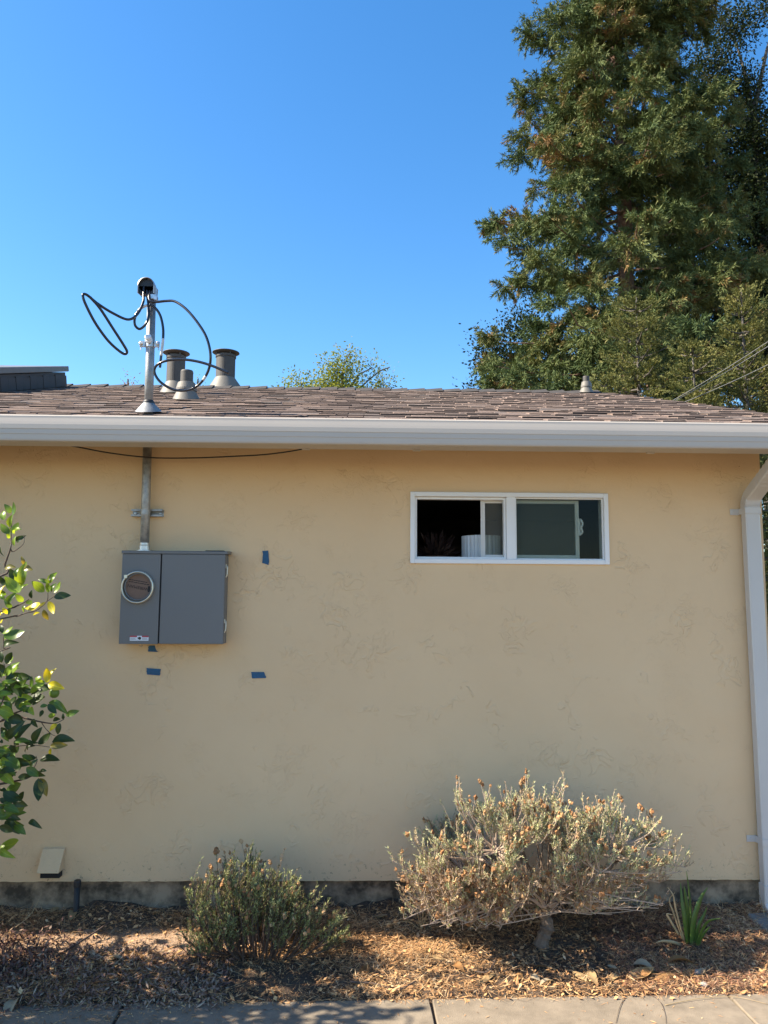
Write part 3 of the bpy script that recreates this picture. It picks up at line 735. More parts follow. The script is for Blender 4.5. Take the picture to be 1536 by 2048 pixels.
def vent(px, pyb, wpx, ptop, conepx, conetop, name='vent_pipe'):
    b = onroof(px, pyb - 3); d_ = (b - Vector(CAM)).dot(Vector(FW)); k = d_ / FPX
    e = empty(name, b); e.parent = house; e.matrix_parent_inverse = Matrix.Translation(-parent_world(house))
    r_ = wpx / 2 * k; h = (pyb - 3 - ptop) * k; hc = (pyb - 3 - conetop) * k
    p = MB(); p.lathe([(r_, hc * .7), (r_, h * .96), (r_ * .93, h), (r_ * .8, h), (r_ * .78, h * .8)], b); p.build('pipe', 'vent_paint', e)
    flashing(e, b, conepx / 2 * k, r_ * 1.35, hc); return e
vent(372, 803, 25, 740, 52, 779)
vent(1173, 789, 13, 752, 27, 773)
sky_e = empty('skylight', onroof(-20, 780)); sky_e.parent = house; sky_e.matrix_parent_inverse = Matrix.Translation(-parent_world(house))
c0 = onroof(8, 786); c1 = onroof(112, 773); sX = (c0.x + c1.x) / 2; sy0, sy1 = c0.y, c1.y; sX0 = sX - 1.25
def slopebox(m, xa, xb, ya, yb, za, zb):
    vs = []
    for z in (za, zb):
        for (x_, y_) in ((xa, ya), (xb, ya), (xb, yb), (xa, yb)):
            vs.append((x_, y_ - sn * z, roof_z(y_) + z * cs))
    return m.add(vs, [(0, 3, 2, 1), (4, 5, 6, 7), (0, 1, 5, 4), (1, 2, 6, 5), (2, 3, 7, 6), (3, 0, 4, 7)])
slopebox(MB(), sX0, sX, sy0, sy1, -.01, .15).build('curb', 'skylight_dark', sky_e)
slopebox(MB(), sX0 - .03, sX + .03, sy0 - .03, sy1 + .03, .158, .215).build('lid', 'skylight_metal', sky_e, bevel=.006)
slopebox(MB(), sX0 - .01, sX + .012, sy0 - .025, sy0 - .003, .0, .12).build('front_apron', 'skylight_dark', sky_e)
slopebox(MB(), sX0 - .05, sX + .04, sy0 - .19, sy0 - .02, .012, .016).build('front_apron', 'flashing_paint', sky_e)
nfl = 11; stp = (sy1 - sy0) / nfl
for k in range(nfl):
    a = sy0 + k * stp
    m = MB(); t0, t1 = .004 + .006, .004
    slopebox(m, sX + .002, sX + .010 + .002 * (k % 2), a + .006, a + stp * 1.0, .006, .128 - .012 * (k % 2 == 0)).build('step_flashing', 'skylight_dark', sky_e)

# ================================================================== SERVICE MAST
MY = -.062
m0, m1 = at(289, 1098, MY), at(303.5, 590, MY)
mast = empty('service_mast', m0); tag(mast, 'galvanised service mast with loose black cables rising through the eave', 'mast')
def mp(t): return m0.lerp(m1, t)
tr = (roof_z(MY) - m0.z) / (m1.z - m0.z)
cm = MB(); cm.tube([mp(-.004), mp(.2), mp(tr - .01)], .0245, 24); cm.build('conduit', 'galvanised_dull', mast, smooth=True)
cm = MB(); cm.tube([mp(tr - .01), mp(.7), mp(1)], .0245, 24); cm.build('conduit', 'galvanised', mast, smooth=True)
hb = MB(); hb.lathe([(.030, 0), (.030, .03), (.027, .034), (.027, .045), (.0245, .047)], m0 - Vector((0, 0, .012)), seg=24); hb.lathe([(.043, .0), (.043, .007), (.03, .009)], m0 - Vector((0, 0, .014)), seg=24)
hb.build('hub', 'zinc_plated', mast)
fb = mp(tr); fl = MB()
low = []; top = []
for k in range(36):
    a = 2 * math.pi * k / 36; rb_ = .073
    low.append((fb.x + rb_ * math.cos(a), fb.y + rb_ * math.sin(a), roof_z(fb.y + rb_ * math.sin(a)) + .012)); top.append((fb.x + .032 * math.cos(a), fb.y + .032 * math.sin(a), fb.z + .056))
fl.add(low + top, [(k, (k + 1) % 36, 36 + (k + 1) % 36, 36 + k) for k in range(36)])
fl.build('flashing', 'galvanised', mast, smooth=True)
bt = MB(); bt.lathe([(.034, .05), (.033, .062), (.027, .072), (.0248, .074)], fb); bt.build('rubber_boot', 'black_plastic', mast)
# strut bracket on the wall
sp_ = at(295, 1027, 0); su = MB(); a0, a1 = at(264, 1027, -.02).x, at(326, 1027, -.02).x
for (ya, yb, za, zb) in ((-.003, -.0005, -.02, .02), (-.036, -.003, .0175, .02), (-.036, -.003, -.02, -.0175), (-.038, -.0345, .010, .02), (-.038, -.0345, -.02, -.010)):
    su.box((a0, ya, sp_.z + za), (a1, yb, sp_.z + zb))
su.build('strut_channel', 'galvanised_dull', mast)
scl = MB()
ps = mp((sp_.z - m0.z) / (m1.z - m0.z))
scl.tube([(ps.x, ps.y, ps.z - .012), (ps.x, ps.y, ps.z + .012)], .0268, 20, True); scl.build('pipe_clamp', 'galvanised_dull', mast)
for xx in (a0 + .018, a1 - .018):
    bo = MB(); bo.lathe([(.008, 0), (.008, .006), (.004, .007), (.004, .014), (.0005, .0145)], (xx, -.004, sp_.z), (0, -1, 0), 6); bo.build('bolt', 'zinc_plated', mast)
# clamp with insulator knob, high on the mast
kc = at(298, 690, MY); kt = (kc.z - m0.z) / (m1.z - m0.z); kc = mp(kt)
cl = MB(); cl.tube([kc + Vector((0, 0, -.016)), kc + Vector((0, 0, .016))], .0275, 20)
for sx_ in (-1, 1):
    cl.box((kc.x + sx_ * .026 - (.03 if sx_ < 0 else 0), kc.y - .022, kc.z - .017), (kc.x + sx_ * .026 + (.03 if sx_ > 0 else 0), kc.y - .008, kc.z + .017))
cl.build('mast_clamp', 'zinc_plated', mast, bevel=.002)
for sx_ in (-1, 1):
    bo = MB(); bo.lathe([(.012, 0), (.012, .008), (.007, .012), (.0005, .013)], (kc.x + sx_ * .047, kc.y - .022, kc.z), (0, -1, 0), 6)
    bo.tube([(kc.x + sx_ * .05, kc.y - .012, kc.z - .017), (kc.x + sx_ * .05, kc.y - .012, kc.z - .034)], .004, 8); bo.build('bolt', 'zinc_plated', mast)
ins = MB(); ins.lathe([(.013, 0), (.020, .006), (.020, .018), (.014, .022), (.019, .027), (.019, .038), (.010, .044), (.0005, .045)], kc + Vector((0, -.026, .012)), (0, -1, .55), 20); ins.build('insulator_knob', 'ceramic_white', mast, smooth=False)
# weatherhead: hooded casting open to the front, with a black insert
whc = at(296, 585, MY)
wh = MB(); seg = 22
hood = []
for j, (yy, rr, dz) in enumerate(((.045, .018, .012), (.040, .034, .006), (.015, .044, 0), (-.02, .047, -.002), (-.05, .048, -.006), (-.052, .0445, -.006), (-.02, .043, -.002))):
    for k in range(seg + 1):
        a = math.pi * k / seg
        zc = whc.z + .028 + dz
        hood.append((whc.x + math.cos(a) * rr, MY + yy, zc + math.sin(a) * rr * 1.05))
rows = 7
wh.add(hood, [(j * (seg + 1) + k, j * (seg + 1) + k + 1, (j + 1) * (seg + 1) + k + 1, (j + 1) * (seg + 1) + k) for j in range(rows - 1) for k in range(seg)])
for sx_ in (-1, 1):
    xo, xi = whc.x + sx_ * .0475, whc.x + sx_ * .0435
    za_, zb_ = whc.z - .03, whc.z + .028
    wh.add([(xo, MY + .03, za_ + .02), (xo, MY - .05, za_ + .008), (xo, MY - .05, zb_ - .005), (xo, MY + .04, zb_ + .004), (xi, MY + .03, za_ + .02), (xi, MY - .05, za_ + .008), (xi, MY - .05, zb_ - .005), (xi, MY + .04, zb_ + .004)],
           [(0, 1, 2, 3), (7, 6, 5, 4), (0, 4, 5, 1), (1, 5, 6, 2), (3, 2, 6, 7), (0, 3, 7, 4)])
whead = wh.build('weatherhead', 'cast_pot_metal', mast, smooth=False)
inb = MB(); inb.lathe([(.0005, 0), (.041, .0), (.042, .004), (.042, .03)], (whc.x, MY - .034, whc.z + .024), (0, 1, 0), 24)
inb.box((whc.x - .04, MY - .034, whc.z - .022), (whc.x + .04, MY + .01, whc.z + .024)); inb.build('insert', 'black_plastic', whead)
sc_ = MB(); sc_.box((whc.x + .012, MY - .04, whc.z - .052), (whc.x + .060, MY - .018, whc.z - .024)); sc_.box((whc.x + .046, MY - .045, whc.z - .060), (whc.x + .064, MY - .012, whc.z - .034)); sc_.build('set_clamp', 'zinc_plated', whead, bevel=.002)
cb = MB(); cb.tube([mp(1) - Vector((0, 0, .01)), mp(1) + Vector((0, .0, .04))], .030, 20); cb.build('collar', 'cast_pot_metal', whead)
# loose service conductors
def cab(pts, mark=None):
    P = [at(x_, y_, Y_) for x_, y_, Y_ in pts]; c_ = curve(P, 9)
    m = MB(); m.tube(c_, .0074, 10); o_ = m.build('cable', 'cable_black', mast, smooth=True)
    for a, b in (mark or ()):
        k = MB(); i0, i1 = int(a * (len(c_) - 1)), int(b * (len(c_) - 1)); k.tube(c_[i0:i1 + 1], .0078, 10, True); k.build('cable_marking', 'cable_mark', o_, smooth=True)
    return o_
cab([(288, 573, -.09), (287, 590, -.11), (286, 605, -.13), (275, 628, -.16), (256, 639, -.20), (225, 626, -.26), (195, 607, -.32), (174, 590, -.36), (166, 590, -.375), (170, 606, -.37), (190, 645, -.33), (215, 680, -.28), (236, 700, -.24), (249, 708, -.22), (254, 703, -.22), (246, 688, -.24), (226, 657, -.28), (200, 617, -.33), (180, 594, -.36)])
cab([(294, 578, -.085), (295, 595, -.105), (297, 612, -.115), (297, 635, -.115), (290, 650, -.12), (279, 658, -.13), (270, 650, -.14), (270, 635, -.14), (279, 619, -.13), (294, 611, -.122), (308, 614, -.12), (320, 630, -.12), (326, 655, -.12), (326, 680, -.12), (323, 705, -.12), (320, 735, -.12)], ((.52, .60), (.86, .955)))
cab([(300, 580, -.085), (298, 594, -.11), (301, 602, -.125), (312, 604, -.13), (332, 602, -.14), (350, 603, -.16), (372, 618, -.20), (395, 645, -.24), (413, 675, -.26), (421, 710, -.26), (417, 740, -.24), (402, 765, -.22), (380, 779, -.20), (350, 780, -.18), (322, 765, -.17), (309, 745, -.17), (314, 730, -.18), (335, 721, -.20), (365, 719, -.22), (395, 723, -.24), (425, 732, -.26), (457, 746, -.28)], ((.50, .515),))

# ================================================================== ELECTRICAL PANEL
PY = -.125
pc = [at(243.5, 1101, PY), at(449, 1103, PY), at(447, 1288, PY), at(239, 1288, PY)]
pxa, pxb = (pc[0].x + pc[3].x) / 2, (pc[1].x + pc[2].x) / 2 + .002; pzt, pzb = pc[0].z, pc[3].z
panel = empty('electrical_panel', (pxa, 0, pzb)); tag(panel, 'grey steel meter and breaker panel mounted on the stucco wall', 'electrical panel')
bx = MB(); bx.box((pxa + .004, PY + .012, pzb + .003), (pxb - .004, -.002, pzt - .014)); bx.build('cabinet', 'panel_grey', panel)
tp = MB(); tp.extrude_x([(PY - .008, pzt - .016), (PY - .008, pzt - .003), (PY - .004, pzt), (-.001, pzt + .006), (-.001, pzt - .013), (PY + .011, pzt - .0135), (PY - .005, pzt - .016)], pxa - .003, pxb + .012)
tp.build('rain_lid', 'panel_grey', panel, bevel=.001)
gl, gr = at(320, 1195, PY).x - .004, at(320, 1195, PY).x + .004
lp = MB(); lp.box((pxa, PY, pzb), (gl, PY + .0115, pzt - .0165)); lp.build('meter_cover', 'panel_grey', panel, bevel=.002)
gpz = MB(); gpz.box((gl + .0005, PY + .008, pzb + .004), (gr - .0005, PY + .0118, pzt - .017)); gpz.build('gap', 'panel_gap', panel)
dr = MB(); dr.box((gr, PY - .003, pzb + .001), (pxb, PY + .0114, pzt - .0168)); door = dr.build('door', 'panel_grey', panel, bevel=.004)
dside = MB(); dside.box((pxb - .0015, PY + .006, pzb + .004), (pxb + .0015, PY + .055, pzt - .0175)); dside.build('door_flange', 'panel_grey', door)
for py in (1143, 1253):
    c = at(451, py, PY + .02); h_ = MB()
    h_.tube(curve([(pxb + .003, PY + .022, c.z + .030), (pxb + .010, PY + .012, c.z + .024), (pxb + .010, PY + .010, c.z - .012), (pxb + .006, PY + .012, c.z - .026), (pxb + .001, PY + .014, c.z - .032)], 5), .0035, 8)
    h_.box((pxb + .0016, PY + .008, c.z + .018), (pxb + .004, PY + .03, c.z + .04)); h_.build('latch', 'latch_cream', door)
rc = at(276.5, 1174.5, PY); rr = .089
rg = MB(); rg.lathe([(rr * .86, .000), (rr * .86, .012), (rr * .89, .024), (rr * .93, .027), (rr * .99, .022), (rr * 1.0, .010), (rr * .97, 0)], (rc.x, PY, rc.z), (0, -1, 0), 56)
ring = rg.build('meter_ring', 'ring_steel', panel, smooth=True)
ri = MB(); ri.lathe([(rr * .86, .001), (rr * .83, .018), (rr * .78, .019), (rr * .77, .002)], (rc.x + .003, PY, rc.z + .002), (0, -1, 0), 56); ri.build('inner_ring', 'panel_grey', ring, smooth=True)
bl = MB(); bl.lathe([(.0005, .0035), (rr * .775, .0035), (rr * .775, .001)], (rc.x + .003, PY, rc.z + .002), (0, -1, 0), 48); blank = bl.build('cardboard_blank', 'cardboard', ring)
nb = MB(); nb.box((rc.x + rr * .60, PY - .0046, rc.z - .026), (rc.x + rr * .74, PY - .0038, rc.z + .006)); nb.build('slot', 'print_black', blank)
tb_ = MB(); tb_.box((rc.x - rr * .80, PY - .028, rc.z + rr * .55), (rc.x - rr * .62, PY - .0225, rc.z + rr * .74)); tb_.build('ring_tab', 'ring_steel', ring)
def text(body, size, mw, m, parent, name):
    cu = bpy.data.curves.new('lettering', 'FONT'); cu.body = body; cu.size = size; cu.align_x = 'CENTER'; cu.align_y = 'CENTER'; cu.extrude = .0002
    to = bpy.data.objects.new('lettering', cu); COL.objects.link(to)
    dg = bpy.context.evaluated_depsgraph_get(); me = bpy.data.meshes.new_from_object(to.evaluated_get(dg))
    bpy.data.objects.remove(to); me.materials.clear(); me.materials.append(MATS[m])
    return link_copy(me, name, parent, mw)
def wallm(x_, y_, z_, rot=0): return Matrix.Translation((x_, y_, z_)) @ Matrix.Rotation(rot, 4, 'Y') @ Matrix.Rotation(R(90), 4, 'X')
text('WIREMAN', .0245, wallm(rc.x - .002, PY - .0042, rc.z + .0, R(180 + 10)), 'print_black', blank, 'lettering')
for k in range(2):
    bb = MB(); x_ = -.050
    while x_ < .046:
        ww = random.uniform(.006, .014); zz = (.022 + k * .011) - x_ * .17
        bb.box((rc.x + x_, PY - .0043, rc.z + zz - .002), (rc.x + x_ + ww, PY - .0038, rc.z + zz + .0024)); x_ += ww + .0022
    bb.build('print_line', 'print_black', blank)
la, lb = at(260, 1271.5, PY), at(297, 1281.5, PY)
lw = MB(); lw.box((la.x, PY - .0012, lb.z), (lb.x, PY - .0004, la.z)); lab = lw.build('warning_label', 'label_white', panel)
W_ = lb.x - la.x; H_ = la.z - lb.z
for a, b in ((0.0, .38), (.64, 1.0)):
    rd = MB(); rd.box((la.x + W_ * a, PY - .0016, la.z - H_ * .26), (la.x + W_ * b, PY - .0013, la.z + .0002)); rd.build('warning_header', 'print_red', lab)
    for q in range(3):
        pl = MB(); pl.box((la.x + W_ * (a + .02), PY - .0016, la.z - H_ * (.45 + q * .17)), (la.x + W_ * (b - .04 - .05 * (q % 2)), PY - .0013, la.z - H_ * (.39 + q * .17))); pl.build('print_line', 'panel_grey', lab)
sy = MB(); sy.lathe([(.0005, .0004), (H_ * .30, .0004), (H_ * .30, 0)], (la.x + W_ * .525, PY - .0013, la.z - H_ * .5), (0, -1, 0), 20)
sy.box((la.x + W_ * .42, PY - .0016, la.z - H_ * .62), (la.x + W_ * .445, PY - .0013, la.z - H_ * .3)); sy.build('warning_symbol', 'print_black', lab)
sl_ = MB(); s0 = at(280, 1283, PY); sl_.tube(curve([(s0.x - .015, PY - .004, s0.z), (s0.x, PY - .010, s0.z - .006), (s0.x + .014, PY - .008, s0.z - .016), (s0.x + .012, PY - .006, s0.z - .026), (s0.x - .004, PY - .004, s0.z - .022)], 6), .0011, 6); sl_.build('seal_wire', 'wire_grey', panel)
kk = at(430, 1100, -.06); kn = MB(); kn.box((kk.x - .05, -.075, pzt + .0035), (kk.x + .05, -.03, pzt + .0075)); kn.build('knockout_cover', 'panel_gap', panel)

# ---- painter's tape
def tape(corners, label):
    P = [at(x_, y_, -.004) for x_, y_ in corners]; m = MB(); nu, nv = 8, 5
    vs = []
    for j in range(nv):
        for i in range(nu):
            u_, v_ = i / (nu - 1), j / (nv - 1)
            p = P[0].lerp(P[1], u_).lerp(P[3].lerp(P[2], u_), v_)
            jit = RNG.normal() * .0018 if i in (0, nu - 1) else 0
            vs.append((p.x + jit, -.0035 - abs(RNG.normal()) * .0008, p.z))
    fs = [(j * nu + i, j * nu + i + 1, (j + 1) * nu + i + 1, (j + 1) * nu + i) for j in range(nv - 1) for i in range(nu - 1)]
    m.add(vs, fs); o_ = m.build('painters_tape', 'tape_blue'); so_ = o_.modifiers.new('thick', 'SOLIDIFY'); so_.thickness = .0006
    tag(o_, label, 'tape', 'strips of blue tape on the wall')
tape([(525, 1102), (537, 1101), (537, 1130), (525, 1126)], 'short vertical strip of blue tape right of the grey panel')
tape([(298, 1291), (310, 1291), (314, 1304), (295, 1303)], 'blue tape scrap tucked right under the panel bottom edge')
tape([(293, 1336), (322, 1338), (320, 1351), (294, 1349)], 'horizontal blue tape strip below the panel left half')
tape([(502, 1344), (528, 1344), (532, 1356), (505, 1357)], 'horizontal blue tape strip low on the wall right of the panel')

# ---- wire looping under the eave
wpts = [(60, 870, -.30), (95, 884, -.28), (150, 893, -.22), (220, 906, -.16), (300, 915, -.12), (380, 916, -.11), (460, 913, -.12), (530, 909, -.16), (590, 901, -.22), (640, 890, -.28), (680, 878, -.32)]
wr = MB(); wr.tube(curve([at(*p) for p in wpts], 6), .0038, 8); tag(wr.build('hanging_wire', 'wire_dark', smooth=True), 'thin dark wire sagging under the gutter across the wall', 'wire')

# ---- exhaust hood near the ground and pipe stubs
hx0, hx1 = at(80, 1700, -.05).x, at(125, 1700, -.05).x; hz1, hz0 = at(100, 1698, -.03).z, at(100, 1745, -.06).z
hood_ = MB(); hd = .075
hood_.add([(hx0 + .004, -.002, hz1), (hx1 - .002, -.002, hz1), (hx1 - .002, -.018, hz1 - .004), (hx0 + .004, -.018, hz1 - .004), (hx0, -.002, hz0), (hx1 - .008, -.002, hz0), (hx1 - .008, -hd, hz0), (hx0, -hd, hz0)],
          [(0, 1, 2, 3), (3, 2, 6, 7), (0, 3, 7, 4), (1, 5, 6, 2)])
eh = empty('exhaust_hood', ((hx0 + hx1) / 2, 0, hz0)); tag(eh, 'small cream painted exhaust hood low on the wall by the citrus tree', 'vent hood')
ho = hood_.build('hood', 'cream_stucco', eh); so_ = ho.modifiers.new('thick', 'SOLIDIFY'); so_.thickness = .002
th_ = MB(); th_.box((hx0 + .006, -.045, hz0 - .034), (hx1 - .012, -.002, hz0 + .03)); th_.build('throat', 'panel_gap', eh)
def stub(px, ytop, ybot, wpx, label, capm_):
    t_ = at(px, ytop, -.05); r_ = wpx / 2 * (4.5 / FPX); e = empty('pipe_stub', (t_.x, -.05, bed_z(t_.x, -.05)))
    tag(e, label, 'pipe'); m = MB(); m.tube([(t_.x, -.05, -.05), (t_.x, -.05, t_.z - .02)], r_, 16); m.build('pipe', 'dark_pipe', e, smooth=True)
    c_ = MB(); c_.lathe([(r_ * .95, -.03), (r_ * 1.2, -.028), (r_ * 1.25, -.004), (r_ * 1.1, .004), (.0005, .003)], (t_.x, -.05, t_.z), seg=18); c_.build('cap', capm_, e)
stub(155, 1762, 1815, 11, 'dark pipe stub against the footing left of the small shrub', 'dark_pipe')
stub(585, 1763, 1800, 15, 'dark pipe stub with pale cut end between the two shrubs', 'pipe_end')

# ---- things in the window
pp = at(962, 1110, .30); k = (4.53 + .30) / FPX
fp = MB(); rp_ = 38 * k; zt_ = at(960, 1073, .30).z; segs = 72; vs = []
for h_ in (1.931, zt_ - .006, zt_, zt_ - .003, zt_ - .05):
    for q in range(segs):
        a = 2 * math.pi * q / segs; rib_ = 1 + .022 * (1 if q % 3 else -1.2)
        inn = .9 if h_ == zt_ - .003 or h_ == zt_ - .05 else 1
        vs.append((pp.x + math.cos(a) * rp_ * rib_ * inn, .30 + math.sin(a) * rp_ * rib_ * inn, h_))
fs = [(i * segs + q, i * segs + (q + 1) % segs, (i + 1) * segs + (q + 1) % segs, (i + 1) * segs + q) for i in range(4) for q in range(segs)] + [tuple(range(4 * segs, 5 * segs))]
fp.add(vs, fs); tag(fp.build('ribbed_planter', 'ceramic_white'), 'white ribbed planter on the ledge behind the open window', 'planter')
q0 = at(870, 1112, .34); pe = empty('potted_plant', (q0.x, .34, 1.93)); tag(pe, 'dim potted plant in the dark left half of the window', 'plant')
m = MB(); m.lathe([(.05, .002), (.07, .09), (.075, .095), (.066, .097), (.06, .08), (.0005, .08)], (q0.x, .34, 1.93)); m.build('pot', 'terracotta', pe)
nb_ = 160; a = RNG.uniform(0, 2 * math.pi, nb_); el_ = RNG.uniform(.1, 1.3, nb_)
dv = np.stack([np.cos(a) * np.cos(el_), np.sin(a) * np.cos(el_) * .6, np.sin(el_)], 1)
cloud('leaves', 'house_plant', pe, np.array([q0.x, .34, 2.0]) + dv * RNG.uniform(.02, .12, (nb_, 1)), dv, RNG.uniform(.05, .10, nb_), RNG.uniform(.02, .035, nb_), RNG.uniform(0, 1, nb_))

# ---- splash block under the downspout
sp0 = onbed(1472, 1800)
sb = MB(); c_ = Vector((dcx + .03, -.20, 0)); Zs = .085
sb.add([(dcx - .10, -.40, Zs - .035), (dcx + .26, -.44, Zs - .035), (dcx + .26, -.06, Zs + .035), (dcx - .15, -.12, Zs + .03), (dcx - .10, -.40, -.02), (dcx + .26, -.44, -.02), (dcx + .26, -.06, -.02), (dcx - .15, -.12, -.02)],
       [(3, 2, 1, 0), (0, 1, 5, 4), (1, 2, 6, 5), (2, 3, 7, 6), (3, 0, 4, 7)])
tag(sb.build('splash_block', 'splash_concrete', bevel=.008), 'grey concrete splash block below the white downspout', 'splash block')

# ================================================================== TREES BEYOND THE HOUSE
def unit(a): return a / np.maximum(1e-9, np.linalg.norm(a, axis=1, keepdims=True))
def limb(mb, a, b, r0, r1, sag=0.0, sides=6, n=5, wob=0.03):
    P = []
    L = (Vector(b) - Vector(a)).length
    for i in range(n + 1):
        t = i / n; p = Vector(a).lerp(Vector(b), t)
        p += Vector((random.uniform(-1, 1), random.uniform(-1, 1), random.uniform(-1, 1))) * wob * L * (1 if 0 < i < n else 0)
        p.z += sag * 4 * t * (1 - t); P.append(p)
    mb.tube(P, [r0 + (r1 - r0) * i / n for i in range(n + 1)], sides); return P

def redwood():
    D = 20.0; b = at(1268, 1000, D); base_ = Vector((b.x, D, -.05))
    t = empty('redwood_tree', base_); tag(t, 'tall redwood with reddish trunk and drooping sprays behind the roof', 'tree')
    H = 31.0
    def tx(z): return base_.x + .010 * math.sin(z * .5) * z * .2 - (z - 10) * .012
    tr_ = MB(); zs_ = np.linspace(0, H, 40)
    tr_.tube([(tx(z), D + .05 * math.sin(z * .7), z - .05) for z in zs_], [max(.03, .34 * (1 - z / H) ** .8 + .02) for z in zs_], 14)
    tr_.build('trunk', 'redwood_bark', t, smooth=True)
    # crown radius per height, read off the outline
    zz = [0, 4, 7, 9, 10.5, 12.5, 14.5, 16.5, 18, 19.5, 21, 24, 28, 31]
    rl = [4.4, 4.7, 4.8, 4.7, 4.55, 4.4, 4.1, 3.6, 3.2, 2.95, 3.1, 2.6, 1.3, .3]
    br = MB(); B = []; DV = []; LL = []; TT = []
    z = 2.6; ang = 0.3
    while z < H - .6:
        for q in range(3):
            ang += 2.399 + random.uniform(-.35, .35)
            zz_ = z + random.uniform(-.25, .25); off_frame = zz_ > 21.5
            Rm = float(np.interp(zz_, zz, rl)) * random.choice((.72, .86, .95, 1.0, 1.06))
            dx, dy = math.cos(ang), math.sin(ang); dn = np.array([dx, dy, 0.0])
            a = Vector((tx(zz_), D, zz_)); tip = a + Vector((dx * Rm, dy * Rm, random.uniform(-.15, .45) - .05 * Rm))
            P = limb(br, a, tip, .05, .012, -.08 * Rm, 5, 5, .02)
            warm = random.random(); nc = 4 if Rm < 3.4 else 5
            for s_ in range(nc):
                tt_ = (.94, .74, .56, .38, .22)[s_] + random.uniform(-.06, .06)
                i = min(int(tt_ * 5), 4); c = np.array(P[i].lerp(P[i + 1], tt_ * 5 - i))
                c = c + np.array([-dy, dx, 0]) * random.uniform(-.45, .45) + np.array([0, 0, random.uniform(-.15, .15)])
                if dy < -.2 and s_ > 2 and (10.9 < c[2] < 13.4 or 15.6 < c[2] < 16.5) and abs(c[0] - tx(c[2])) < 1.0: continue
                big = random.uniform(.58, .95) * (.9 if s_ == 0 else 1.1)
                nf = 17 if not off_frame else 5; hid = dy > .45
                if hid: nf = min(nf, 8)
                tone = .26 + .30 * random.random() + .12 * (warm > .65)
                for _f in range(nf):
                    fa_ = random.uniform(-2.2, 2.2); el_ = random.gauss(.12, .42)
                    fd = dn * math.cos(fa_) + np.array([-dy, dx, 0]) * math.sin(fa_); fd = fd * math.cos(el_) + np.array([0, 0, math.sin(el_)])
                    L = big * random.uniform(.6, 1.1); n = int((78 if not off_frame else 26) * random.uniform(.8, 1.2))
                    u_ = RNG.random(n) ** .75
                    pts = c + fd * (u_ * L)[:, None] + RNG.normal(size=(n, 3)) * .055 * (1.15 - u_)[:, None]
                    pts[:, 2] -= .28 * L * u_ ** 2 * (1 if random.random() < .6 else -.25)
                    dv_ = fd * .75 + RNG.normal(size=(n, 3)) * .48; dv_[:, 2] -= RNG.random(n) * .75
                    B.append(pts); DV.append(dv_); LL.append(RNG.uniform(.10, .24, n) * (1.25 - .4 * u_))
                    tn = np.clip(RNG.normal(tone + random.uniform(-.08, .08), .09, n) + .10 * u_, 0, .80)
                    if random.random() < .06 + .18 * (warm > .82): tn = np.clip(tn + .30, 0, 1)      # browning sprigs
                    TT.append(tn)
        z += .37 if z < 22 else .75
    for _ in range(60):     # dead twigs near the trunk
        zz_ = random.uniform(6, 20); a = Vector((tx(zz_), D, zz_)); an = random.uniform(0, 6.28)
        limb(br, a, a + Vector((math.cos(an) * 1.1, math.sin(an) * 1.1, random.uniform(-.6, .3))), .018, .004, 0, 4, 3, .05)
    tag(br.build('branches', 'redwood_bark', t), kind='stuff')
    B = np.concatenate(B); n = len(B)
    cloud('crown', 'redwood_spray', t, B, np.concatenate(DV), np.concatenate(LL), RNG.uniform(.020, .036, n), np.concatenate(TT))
redwood()

